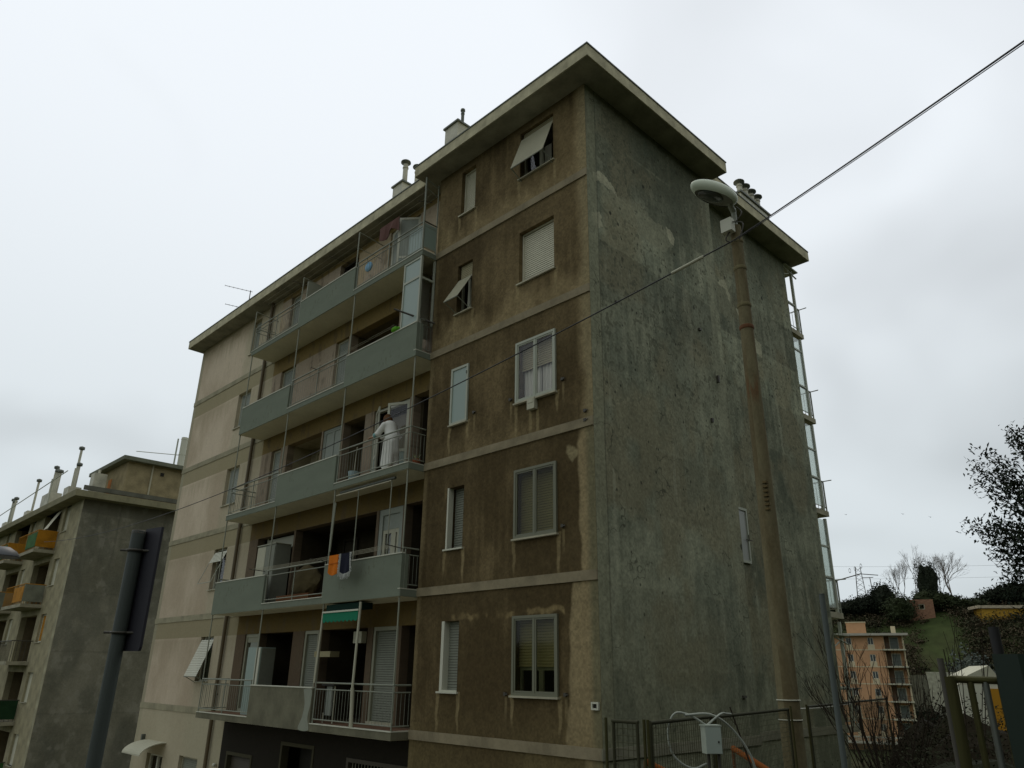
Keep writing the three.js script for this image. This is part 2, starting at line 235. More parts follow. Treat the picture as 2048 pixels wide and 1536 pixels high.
LG(0, -14.7, -14.0, 0.17, 2.43, 'blue'); LG(0, -11.35, -10.2, 1.0, 2.43, 'window'); LG(0, -8.4, -6.85, 0.17, 2.43, 'french');
LG(1, -14.75, -13.7, 0.17, 2.43, 'blue'); LG(1, -11.1, -10.32, 0.17, 2.43, 'blue'); LG(1, -10.17, -7.6, 0.17, 2.43, 'recess');
LG(2, -14.67, -14.0, 0.17, 2.43, 'blue'); LG(2, -13.55, -11.38, 0.17, 2.43, 'recessPale'); LG(2, -11.3, -10.2, 0.17, 2.43, 'shutters'); LG(2, -10.1, -8.95, 0.17, 2.43, 'recess'); LG(2, -8.5, -6.78, 0.17, 2.43, 'french'); LG(2, -6.6, -5.62, 0.17, 2.43, 'recess');
LG(3, -14.8, -12.4, 0.17, 2.43, 'box'); LG(3, -12.3, -7.95, 0.17, 2.43, 'recess'); LG(3, -7.83, -6.76, 0.17, 2.43, 'whitewin'); LG(3, -6.66, -5.6, 0.17, 2.43, 'recess');
LG(4, -14.78, -13.85, 0.17, 2.43, 'whitedoor'); LG(4, -13.8, -11.75, 0.17, 2.43, 'recess'); LG(4, -11.1, -10.32, 0.17, 2.43, 'shutgrey'); LG(4, -10.15, -7.95, 0.17, 2.43, 'recess'); LG(4, -7.7, -6.62, 0.17, 2.43, 'shutgrey'); LG(4, -6.5, -5.6, 0.17, 2.43, 'recess');
for (const [a, b, y0, y1] of [[-14.95, -13.3, -3.6, -0.92], [-11.7, -9.95, -3.6, -0.45], [-8.4, -5.9, -2.9, -0.6]]) holesLog.push([a, b, y0, y1]);
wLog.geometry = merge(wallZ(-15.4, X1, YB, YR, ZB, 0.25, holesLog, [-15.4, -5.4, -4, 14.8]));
wLog.userData.label = 'ochre and brown rear wall of the balconies';
const beigeWins = [[0, -17.75, -17.05], [1, -18.15, -17.08], [2, -18.15, -17.1], [3, -18.15, -17.1], [4, -18.13, -17.1]];
for (const [i, a, b] of beigeWins) holesBeige.push([a, b, FL[i] + 1.0, FL[i] + 2.42]);
holesBeige.push([-18.4, -16.95, -3.4, -1.3], [-21.2, -19.78, -3.6, -1.42]);
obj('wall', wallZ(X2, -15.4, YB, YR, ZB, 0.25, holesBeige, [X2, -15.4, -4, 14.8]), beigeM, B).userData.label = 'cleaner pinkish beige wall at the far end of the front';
obj('wall', [bx(X2, X2 + 0.25, YB, YR, -11.02, ZB - 0.25), bx(X2 + 0.25, -0.525, YB, YR, -11.02, -10.77), bx(X1 + 0.003, X1 + 0.25, YB, YR, ZB - 0.25, -0.3), bx(X1 + 0.25, -0.25, YB, YB + 0.2, -5, -0.3)], mat.concrete, B);
// inside: floor decks so that no light runs through the building
obj('floor_deck', FL.map((f) => bx(X2 + 0.25, -0.53, f - 0.2, f + 0.1, -10.77, -2.2)), mat.roomDark, B);
obj('inner_wall', bx(X2 + 0.25, -0.53, YB, YR, -2.6, -2.5), mat.roomDark, B);
// roof slab with eaves
const roofPts = [[0.63, 0.64], [0.63, -5.45], [0.1, -5.45], [0.1, -11.7], [-23.3, -11.7], [-22.95, 0.2], [-5.85, 0.2], [-5.85, 0.64]];
const rf = obj('roof', slab(roofPts, YR, YR + FT), mat.fascia, B);
obj('soffit', slab([[0.6, 0.61], [0.6, -5.42], [0.07, -5.42], [0.07, -11.67], [-23.2, -11.67], [-22.9, 0.17], [-5.82, 0.17], [-5.82, 0.61]], YR - 0.012, YR - 0.004), mat.soffit, rf);
obj('drip_edge', [bx(-5.87, 0.65, YR + FT, YR + FT + 0.035, 0.6, 0.66), bx(0.6, 0.65, YR + FT, YR + FT + 0.035, -5.46, 0.6), bx(0.07, 0.12, YR + FT, YR + FT + 0.035, -11.7, -5.46), bx(-22.97, -5.87, YR + FT, YR + FT + 0.035, 0.16, 0.22)], mat.cap, rf);
// string courses
for (const f of FL) {
  obj('string_course', [bx(X1, -0.2, f + 0.012, f + 0.2, 0.002, 0.035), bx(-0.2, 0.0, f + 0.012, f + 0.2, 0.002, 0.035)], MB([0.25, 0.215, 0.155]), B);
  obj('string_course', bx(X2, -15.4, f + 0.0, f + 0.19, ZB + 0.002, ZB + 0.022), MB([0.31, 0.29, 0.22]), B);
}
obj('string_course', [bx(0.002, 0.035, 0.012, 0.2, -5.41, 0.035), bx(-0.518, -0.485, 0.012, 0.2, -11.02, -5.41)], MB([0.2, 0.195, 0.155]), B);

// --- window pieces
function slats(x0, x1, y0, y1, z, pitch = 0.055) { const out = []; const n = Math.max(1, Math.round((y1 - y0) / pitch)), p = (y1 - y0) / n; for (let i = 0; i < n; i++) { const g = bx(x0, x1, y0 + i * p + 0.004, y0 + (i + 1) * p - 0.002, z - 0.012, z); const a = g.attributes.position; for (let k = 0; k < a.count; k++) if (a.getY(k) > y0 + (i + 0.6) * p && a.getZ(k) > z - 0.006) a.setZ(k, z - 0.01); g.computeVertexNormals(); out.push(g); } return out; }
const frameRect = (x0, x1, y0, y1, z0, z1, t) => [bx(x0, x0 + t, y0, y1, z0, z1), bx(x1 - t, x1, y0, y1, z0, z1), bx(x0 + t, x1 - t, y0, y0 + t, z0, z1), bx(x0 + t, x1 - t, y1 - t, y1, z0, z1)];
const sillG = (x0, x1, y, z) => bx(x0 - 0.05, x1 + 0.05, y - 0.035, y, z - 0.2, z + 0.055);
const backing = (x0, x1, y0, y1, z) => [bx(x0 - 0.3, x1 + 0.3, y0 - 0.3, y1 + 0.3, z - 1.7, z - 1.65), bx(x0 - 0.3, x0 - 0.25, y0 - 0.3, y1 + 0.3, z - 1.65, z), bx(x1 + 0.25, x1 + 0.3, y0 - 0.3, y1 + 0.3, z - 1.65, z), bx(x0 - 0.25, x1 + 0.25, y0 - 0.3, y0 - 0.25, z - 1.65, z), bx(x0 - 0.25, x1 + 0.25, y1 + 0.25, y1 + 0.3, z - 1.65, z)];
function awningShutter(w, x0, x1, yTop, yBot, zOut, zw, m, arms = true) { // roller shutter pushed out on arms
  const L = Math.hypot(yTop - yBot, zOut - zw), g = slats(x0, x1, 0, L, 0.006, 0.06); const a = Math.atan2(zOut - zw, yTop - yBot);
  const gg = merge(g); gg.translate(0, -L, 0); gg.rotateX(-a); gg.translate(0, yTop, zw); const s = obj('shutter', [gg], m, w);
  if (arms) obj('shutter_arm', [bar([x0 + 0.01, yBot - 0.02, zOut], [x1 - 0.01, yBot - 0.02, zOut], 0.014), bar([x0 + 0.02, yBot, zOut], [x0 + 0.02, yBot - 0.22, zw], 0.012), bar([x1 - 0.02, yBot, zOut], [x1 - 0.02, yBot - 0.22, zw], 0.012)], mat.rail, w);
  return s;
}
function brownWindow(f, k, style) {
  const [x0, x1, a, b] = BW[k], y0 = f + a, y1 = f + b; let w;
  if (style === 'flush' || style === 'flushCurtain' || style === 'flushHalf') {
    const xm = (x0 + x1) / 2, m = mat.dirtyAlu, mm = style === 'flushCurtain' ? mat.alu : M([0.155, 0.158, 0.115], 0.55);
    w = obj('window', [...frameRect(x0 - 0.04, x1 + 0.04, y0 - 0.02, y1 + 0.03, 0.002, 0.05, 0.055), bx(xm - 0.018, xm + 0.018, y0 + 0.035, y1 - 0.025, 0.0, 0.045)], mm, B);
    for (const [p, q] of [[x0 + 0.015, xm - 0.018], [xm + 0.018, x1 - 0.015]]) { obj('sash', frameRect(p + 0.004, q - 0.004, y0 + 0.038, y1 - 0.028, 0.006, 0.036, 0.03), mm, w); obj('pane', bx(p + 0.034, q - 0.034, y0 + 0.07, y1 - 0.06, 0.016, 0.021), style === 'flushCurtain' ? mat.glass : mat.glassDim, w); }
    obj('sill', sillG(x0 - 0.02, x1 + 0.02, y0 - 0.02, 0.03), mat.sill, w);
    obj('shutter', slats(x0, x1, style === 'flushCurtain' ? y0 + 0.78 : style === 'flushHalf' ? y0 + 0.5 : y0, y1, -0.13), mat.shutBeige, w);
    if (style === 'flushCurtain') { const cs = []; for (const [p, q] of [[x0 + 0.02, xm - 0.02], [xm + 0.02, x1 - 0.02]]) { const n = 14; for (let i = 0; i < n; i++) { const u0 = p + (q - p) * i / n, u1 = p + (q - p) * (i + 1) / n, d0 = 0.02 * Math.sin(i * 2.1), d1 = 0.02 * Math.sin((i + 1) * 2.1); cs.push(quadG([[[u0, y0, -0.2 + d0], [u1, y0, -0.2 + d1], [u1, y0 + 0.8, -0.2 + d1], [u0, y0 + 0.8, -0.2 + d0], [0, 0], [1, 0], [1, 1], [0, 1]]])); } } obj('curtain', cs, mat.curtain, w); }
    if (style === 'flushHalf') obj('inner_frame', [...frameRect(x0, xm, y0, y0 + 0.5, -0.2, -0.16, 0.06), ...frameRect(xm, x1, y0, y0 + 0.5, -0.2, -0.16, 0.06)], mat.shutGrey, w);
    obj('room_lining', backing(x0, x1, y0, y1, -0.3), mat.roomDark, w);
  } else if (style === 'shut' || style === 'shutGrey') {
    const m = style === 'shut' ? mat.shut : mat.shutGrey;
    w = obj('window', frameRect(x0, x1, y0, y1, -0.2, -0.12, 0.04), m, B); obj('shutter', slats(x0 + 0.04, x1 - 0.04, y0 + 0.02, y1 - 0.06, -0.14), m, w); obj('sill', sillG(x0, x1, y0, 0), mat.sill, w);
  } else if (style === 'awn') {
    w = obj('window', frameRect(x0, x1, y0, y1, -0.22, -0.16, 0.05), mat.dirtyAlu, B); const xm = (x0 + x1) / 2;
    obj('sash', bx(xm - 0.04, xm + 0.04, y0 + 0.05, y1 - 0.05, -0.23, -0.16), mat.white, w); obj('pane', bx(x0 + 0.05, x1 - 0.05, y0 + 0.05, y1 - 0.05, -0.2, -0.195), mat.glass, w);
    if (k === 'L') { awningShutter(w, x0 + 0.02, x1 - 0.02, y1 - 0.2, f + 1.14, 0.36, -0.02, mat.shut); obj('shutter_roll', slats(x0 + 0.04, x1 - 0.04, y1 - 0.22, y1, -0.08), mat.shutBeige, w); }
    else { awningShutter(w, x0 + 0.02, x1 - 0.02, f + 2.0, f + 1.2, 0.45, -0.03, mat.shut); obj('shutter_roll', slats(x0 + 0.04, x1 - 0.04, f + 2.0, y1, -0.08), mat.shutBeige, w); obj('curtain', bx(x1 - 0.28, x1 - 0.05, y0 + 0.05, y0 + 0.8, -0.26, -0.25), mat.curtain, w); }
    if (k === 'L') obj('curtain', bx(xm + 0.05, xm + 0.28, y0 + 0.05, y0 + 0.8, -0.26, -0.25), mat.curtain, w);
    obj('sill', sillG(x0, x1, y0, 0), mat.sill, w); obj('room_lining', backing(x0, x1, y0, y1, -0.3), mat.roomDark, w);
  } else if (style === 'frost') {
    w = obj('window', frameRect(x0 - 0.03, x1 + 0.03, y0 - 0.02, y1 + 0.03, 0.002, 0.045, 0.06), mat.alu, B); obj('pane', bx(x0 + 0.03, x1 - 0.03, y0 + 0.04, y1 - 0.03, 0.012, 0.022), mat.frost, w); obj('sill', sillG(x0, x1, y0 - 0.02, 0.02), mat.sill, w);
    obj('handle', bx(x1 - 0.03, x1 - 0.01, y0 + 1.2, y0 + 1.28, 0.046, 0.06), mat.cap, w);
  } else if (style === 'deepDark') {
    w = obj('window', [bx(x0, x0 + 0.05, y0, y1, -0.14, 0.012)], mat.white, B); obj('shutter', slats(x0 + 0.05, x0 + 0.36, y0, y1, -0.2), mat.shutGrey, w); obj('shutter_leaf', frameRect(x0 + 0.36, x1, y0, y1, -0.24, -0.2, 0.07), mat.shutBeige, w); obj('pane', bx(x0 + 0.4, x1 - 0.05, y0 + 0.05, y1 - 0.05, -0.23, -0.225), mat.dark, w); obj('sill', sillG(x0, x1, y0, 0), mat.white, w);
  } else if (style === 'whiteJamb') {
    w = obj('window', [bx(x0, x0 + 0.09, y0, y1, -0.16, 0.006), bx(x0 + 0.09, x1, y0, y0 + 0.03, -0.16, 0.006)], mat.white, B); obj('shutter', slats(x0 + 0.09, x1, y0 + 0.03, y1, -0.15), mat.shutGrey, w); obj('sill', sillG(x0, x1, y0, 0), mat.white, w);
  }
  return w;
}
const w1 = brownWindow(12, 'L', 'awn'); w1.userData.label = 'top window with its pale roller shutter pushed out'; brownWindow(12, 'S', 'shut');
brownWindow(9, 'L', 'shut'); brownWindow(9, 'S', 'awn').userData.label = 'narrow window with its roller shutter pushed out';
brownWindow(6, 'L', 'flushCurtain').userData.label = 'white framed double window with lace curtains'; brownWindow(6, 'S', 'frost').userData.label = 'narrow window of frosted green glass';
brownWindow(3, 'L', 'flush'); brownWindow(3, 'S', 'deepDark'); brownWindow(0, 'L', 'flushHalf'); brownWindow(0, 'S', 'whiteJamb');
{ const m = obj('flue_box', [bx(-1.77, -1.55, 6.72, 6.98, 0.0, 0.11), bx(-1.74, -1.58, 6.86, 6.95, 0.11, 0.118)], mat.offwhite, B); m.userData.label = 'small beige boiler flue box under the curtained window'; }
for (const [x, y] of [[-0.8, 7.2], [-2.38, 7.13], [-3.62, 7.13], [-0.84, 4.1], [-0.82, 1.03], [-2.4, 1.0], [-0.2, 6.35], [-0.2, 6.15]]) obj('shutter_bracket', [bx(x - 0.03, x + 0.03, y - 0.03, y + 0.03, 0.0, 0.05), bx(x + 0.03, x + 0.08, y - 0.01, y + 0.01, 0.03, 0.05)], mat.iron, B);
{ const m = obj('vent', [...frameRect(-0.2, -0.04, 0.8, 0.93, 0.002, 0.05, 0.03)], mat.white, B); obj('grille', bx(-0.17, -0.07, 0.83, 0.9, 0.01, 0.02), mat.dark, m); }

// slit window on the side wall and its fittings (set-back block)
{
  const x = -0.52; const w = obj('window', [bx(x, x + 0.05, 4.03, 5.42, -6.14, -6.09), bx(x, x + 0.05, 4.03, 5.42, -6.68, -6.63), bx(x, x + 0.05, 4.03, 4.09, -6.63, -6.14), bx(x, x + 0.05, 5.36, 5.42, -6.63, -6.14)], mat.alu, B); w.userData.label = 'narrow framed window in the grey side wall';
  obj('pane', bx(x + 0.005, x + 0.02, 4.09, 5.36, -6.63, -6.14), M([0.3, 0.31, 0.31], 0.3), w); obj('shutter_bracket', [bar([x + 0.06, 4.62, -6.5], [x + 0.06, 4.62, -6.8], 0.012), bar([x + 0.06, 4.62, -6.64], [x + 0.06, 4.75, -6.64], 0.012)], mat.iron, w);
}
for (const g of [bx(0, 0.06, 8.32, 8.5, -5.0, -4.94), bx(0, 0.05, 7.15, 7.25, -4.55, -4.48), bx(0, 0.05, 9.55, 9.6, -4.35, -4.25), bx(0, 0.05, 0.95, 1.0, -4.9, -4.78), bx(0, 0.04, 9.05, 9.1, -0.9, -0.85)]) obj('anchor_bolt', g, mat.iron, B);

// beige end windows
beigeWins.forEach(([i, x0, x1], n) => {
  const y0 = FL[i] + 1.0, y1 = FL[i] + 2.42, z = ZB; const w = obj('window', frameRect(x0, x1, y0, y1, z - 0.2, z - 0.14, 0.05), mat.white, B);
  obj('sill', sillG(x0, x1, y0, z), mat.sill, w);
  if (n < 3) obj('shutter', slats(x0 + 0.05, x1 - 0.05, y0 + 0.04, y1 - 0.06, z - 0.14), mat.shutBlue, w);
  else {
    obj('pane', bx(x0 + 0.05, x1 - 0.05, y0 + 0.05, y1 - 0.05, z - 0.18, z - 0.175), mat.glass, w); obj('room_lining', backing(x0, x1, y0, y1, z - 0.25), mat.roomDark, w);
    if (n === 3) { awningShutter(w, x0 + 0.02, x1 - 0.02, y1 - 0.12, y0 + 0.92, z + 0.14, z - 0.03, mat.white, false); obj('shutter_arm', [bar([x0, y0 + 0.95, z + 0.12], [x0 - 0.02, y0 + 0.18, z + 0.42], 0.012), bar([x1, y0 + 0.93, z + 0.12], [x1, y0 + 0.18, z + 0.42], 0.014), bar([x0 - 0.02, y0 + 0.18, z + 0.42], [x1, y0 + 0.18, z + 0.42], 0.012)], mat.alu, w); w.userData.label = 'beige wall window with half lowered shutter on arms'; }
    else { awningShutter(w, x0 + 0.02, x1 - 0.02, y1 - 0.1, y0 + 0.16, z + 0.4, z - 0.03, mat.white); w.userData.label = 'beige wall window with a white shutter pushed right out'; }
  }
});
{ // ground floor of the beige end: a shuttered window and a door with a curved hood
  const z = ZB; const w = obj('window', frameRect(-18.4, -16.95, -3.4, -1.3, z - 0.2, z - 0.12, 0.06), mat.sill, B); obj('shutter', slats(-18.34, -17.01, -3.4, -1.36, z - 0.15), mat.shutGrey, w);
  const d = obj('door', [...frameRect(-21.2, -19.78, -3.6, -1.42, z - 0.2, z - 0.12, 0.07), bx(-20.55, -20.45, -3.55, -1.5, z - 0.2, z - 0.12)], mat.white, B); obj('pane', bx(-21.13, -19.85, -3.5, -1.5, z - 0.17, z - 0.165), mat.glass, d); obj('room_lining', backing(-21.2, -19.78, -3.6, -1.42, z - 0.25), mat.roomDark, d);
  const hood = []; const n = 10; for (let i = 0; i < n; i++) { const q = (a) => [z + 0.85 * Math.sin(a * Math.PI / 2 * 0.9), -1.0 - 0.42 * (1 - Math.cos(a * Math.PI / 2 * 0.9))]; const [z0, y0] = q(i / n), [z1, y1] = q((i + 1) / n); for (const o of [0, 0.03]) hood.push(quadG([o ? [[-21.35, y1 - o, z1], [-19.65, y1 - o, z1], [-19.65, y0 - o, z0], [-21.35, y0 - o, z0], [0, 0], [1, 0], [1, 1], [0, 1]] : [[-21.35, y0, z0], [-21.35, y1, z1], [-19.65, y1, z1], [-19.65, y0, z0], [0, 0], [0, 1], [1, 1], [1, 0]]])); hood.push(quadG([[[-19.65, y0, z0], [-19.65, y1, z1], [-19.65, y1 - 0.03, z1], [-19.65, y0 - 0.03, z0], [0, 0], [0, 1], [1, 1], [1, 0]]])); }
  obj('canopy', hood, mat.offwhite, B).userData.label = 'curved pale hood over the door';
  obj('wall_light', [bx(-21.75, -21.65, -1.2, -0.85, z, z + 0.12)], mat.cap, B);
}
// downpipe and its bends
obj('downpipe', [bar([-16.08, YR, ZB + 0.09], [-16.15, 6, ZB + 0.09], 0.06, 10), bar([-16.15, 6, ZB + 0.09], [-16.15, YB, ZB + 0.09], 0.06, 10), ...FL.map((f) => bar([-16.13, f + 0.6, ZB + 0.09], [-16.13, f + 0.66, ZB + 0.09], 0.07, 10))], mat.pipe, B);

// --- loggia openings
function recess(x0, x1, y0, y1, m, zb) { return [bx(x0, x1, y0, y1, zb - 0.05, zb), bx(x0 - 0.05, x0 - 0.002, y0, y1, zb, ZB - 0.25), bx(x1 + 0.002, x1 + 0.05, y0, y1, zb, ZB - 0.25), bx(x0, x1, y1 + 0.002, y1 + 0.05, zb, ZB - 0.25), bx(x0, x1, y0 - 0.05, y0 - 0.002, zb, ZB - 0.25)]; }
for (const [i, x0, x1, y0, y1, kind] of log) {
  const z = ZB; let w;
  if (kind === 'blue') { w = obj('door', frameRect(x0, x1, y0, y1, z - 0.18, z - 0.1, 0.06), mat.offwhite, B); obj('shutter', slats(x0 + 0.06, x1 - 0.06, y0 + 0.02, y1 - 0.06, z - 0.12), mat.shutBlue, w); }
  else if (kind === 'window') { w = obj('window', frameRect(x0, x1, y0, y1, z - 0.2, z - 0.14, 0.06), mat.darkDoor, B); obj('pane', bx(x0 + 0.06, x1 - 0.06, y0 + 0.06, y1 - 0.06, z - 0.18, z - 0.175), mat.glass, w); obj('room_lining', backing(x0, x1, y0, y1, z - 0.25), mat.roomDark, w); obj('sill', sillG(x0, x1, y0, z), mat.sill, w); }
  else if (kind === 'french') {
    const xm = (x0 + x1) / 2; w = obj('door', [...frameRect(x0, x1, y0, y1, z - 0.16, z - 0.06, 0.07)], mat.white, B);
    const hinge = (xh, sgn, wd, ang) => { const gs = [...frameRect(0, wd, y0 + 0.05, y1 - 0.08, -0.02, 0.02, 0.075), bx(0.075, wd - 0.075, y0 + 0.75, y0 + 0.83, -0.02, 0.02)], gp = [bx(0.075, wd - 0.075, y0 + 0.83, y1 - 0.155, -0.004, 0.004)], gl = [bx(0.075, wd - 0.075, y0 + 0.12, y0 + 0.75, -0.008, 0.008)]; const T = (g) => { if (sgn < 0) g.scale(-1, 1, 1); if (sgn < 0) { const p = g.attributes.position, u = g.attributes.uv; for (let q = 0; q < p.count; q += 3) { for (let c = 0; c < 3; c++) { const a = p.array, t = a[(q + 1) * 3 + c]; a[(q + 1) * 3 + c] = a[(q + 2) * 3 + c]; a[(q + 2) * 3 + c] = t; } } g.computeVertexNormals(); } g.rotateY(ang); g.translate(xh, 0, z - 0.06); return g; }; obj('door_leaf', gs.map(T), mat.white, w); obj('pane', gp.map(T), i === 0 ? mat.shutBlue : mat.glass, w); obj('lower_panel', gl.map(T), mat.frost, w); };
    if (i === 0) { hinge(x0 + 0.07, 1, 0.68, -0.25); hinge(x1 - 0.07, -1, 0.68, 0.7); } else { hinge(x0 + 0.07, 1, 0.68, -0.5); hinge(x1 - 0.07, -1, 0.68, 0.45); }
    obj('curtain', bx(x0 + 0.3, xm + 0.2, y0 + 0.1, y1 - 0.2, z - 0.42, z - 0.4), M([0.2, 0.18, 0.15]), w); obj('room_lining', backing(x0, x1, y0, y1, z - 0.25), mat.roomDark, w);
  } else if (kind === 'shutters') { w = obj('door', frameRect(x0, x1, y0, y1, z - 0.14, z - 0.04, 0.06), mat.shutBlue, B); const xm = (x0 + x1) / 2; for (const [p, q] of [[x0 + 0.06, xm], [xm, x1 - 0.06]]) obj('door_leaf', [...frameRect(p, q, y0 + 0.03, y1 - 0.06, z - 0.1, z - 0.05, 0.06), bx(p + 0.06, q - 0.06, y0 + 0.09, y1 - 0.12, z - 0.085, z - 0.07)], mat.shutBlue, w); }
  else if (kind === 'shutgrey') { w = obj('door', frameRect(x0, x1, y0, y1, z - 0.14, z - 0.02, 0.09), mat.dirtyAlu, B); obj('shutter', slats(x0 + 0.09, x1 - 0.09, y0 + 0.1, y1 - 0.06, z - 0.08), mat.shutGrey, w); obj('threshold', bx(x0, x1, y0, y0 + 0.08, z - 0.02, z + 0.03), mat.sill, w); }
  else if (kind === 'whitedoor') { w = obj('door', [...frameRect(x0, x1, y0, y1, z - 0.16, z - 0.04, 0.1)], mat.dirtyAlu, B); obj('door_leaf', [bx(x0 + 0.3, x1 - 0.1, y0 + 0.02, y1 - 0.25, z - 0.12, z - 0.07)], mat.shutBlue, w); obj('shutter_roll', bx(x0 + 0.1, x1 - 0.1, y1 - 0.25, y1 - 0.1, z - 0.14, z - 0.06), mat.dirtyAlu, w); obj('room_lining', bx(x0 + 0.1, x0 + 0.3, y0, y1 - 0.25, z - 0.3, z - 0.25), mat.room, w); }
  else if (kind === 'whitewin') { const xm = (x0 + x1) / 2 + 0.1; w = obj('door', [...frameRect(x0, x1, y0, y1, z - 0.16, z - 0.02, 0.16), bx(x0 + 0.16, x1 - 0.16, y1 - 0.55, y1 - 0.16, z - 0.12, z - 0.06)], mat.shutBlue, B); obj('door_leaf', [...frameRect(x0 + 0.17, xm, y0 + 0.17, y1 - 0.56, z - 0.1, z - 0.05, 0.1), ...frameRect(xm, x1 - 0.17, y0 + 0.17, y1 - 0.56, z - 0.1, z - 0.05, 0.1)], mat.offwhite, w); obj('pane', bx(x0 + 0.25, x1 - 0.25, y0 + 0.25, y1 - 0.66, z - 0.085, z - 0.08), mat.glass, w); obj('curtain', bx(x0 + 0.2, x1 - 0.2, y0 + 0.2, y1 - 0.6, z - 0.2, z - 0.19), mat.shutGrey, w); }
  else if (kind === 'box') { w = obj('door', recess(x0, x1, y0, y1, 0, z - 0.8), mat.roomDark, B); obj('shutter_roll', bx(x0 + 0.35, x1 - 0.1, y1 - 0.42, y1 - 0.06, z - 0.5, z - 0.2), mat.dirtyAlu, w); obj('door_frame', [bx(x0 + 0.28, x0 + 0.36, y0, y1, z - 0.3, z - 0.2)], mat.dirtyAlu, w); obj('door_leaf', bx(x0 + 0.4, x0 + 1.1, y0 + 0.02, y1 - 0.45, z - 0.45, z - 0.4), M([0.1, 0.11, 0.12], 0.3), w); }
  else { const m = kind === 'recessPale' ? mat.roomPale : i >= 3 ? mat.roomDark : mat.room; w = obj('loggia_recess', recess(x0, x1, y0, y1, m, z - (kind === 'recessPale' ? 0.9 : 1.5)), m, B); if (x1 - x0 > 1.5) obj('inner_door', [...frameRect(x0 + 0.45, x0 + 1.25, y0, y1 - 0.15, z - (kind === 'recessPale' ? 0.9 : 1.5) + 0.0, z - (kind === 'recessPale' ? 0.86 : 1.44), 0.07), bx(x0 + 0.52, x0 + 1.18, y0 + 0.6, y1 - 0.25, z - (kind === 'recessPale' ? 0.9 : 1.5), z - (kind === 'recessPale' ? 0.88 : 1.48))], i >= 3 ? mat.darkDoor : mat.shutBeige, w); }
}
// porch under the lowest balcony
for (const [a, b, y0, y1, m] of [[-14.95, -13.3, -3.6, -0.92, mat.darkDoor], [-11.7, -9.95, -3.6, -0.45, mat.dark], [-8.4, -5.9, -2.9, -0.6, mat.dark]]) {
  const w = obj('porch_door', frameRect(a, b, y0, y1, ZB - 0.2, ZB + 0.02, 0.09), a > -9 ? mat.darkDoor : M([0.06, 0.055, 0.035]), B);
  if (a < -14) obj('shutter', slats(a + 0.09, b - 0.09, y0 + 0.05, y1 - 0.09, ZB - 0.12), mat.darkDoor, w); else if (a > -9) { const bs = []; for (let x = a + 0.15; x < b; x += 0.13) bs.push(bar([x, y0, ZB - 0.08], [x, y1, ZB - 0.08], 0.012, 5)); obj('window_bar', bs, mat.dirtyAlu, w); obj('room_lining', backing(a, b, y0, y1, ZB - 0.25), mat.dark, w); } else { obj('door_leaf', bx(a + 0.1, b - 0.1, y0, y1 - 0.1, ZB - 0.6, ZB - 0.55), mat.dark, w); }
}
obj('wall_lamp', [lathe([[0, -0.06], [0.05, -0.04], [0.06, 0], [0.05, 0.04], [0, 0.06]], -15.55, -1.35, ZB + 0.07)], mat.white, B);

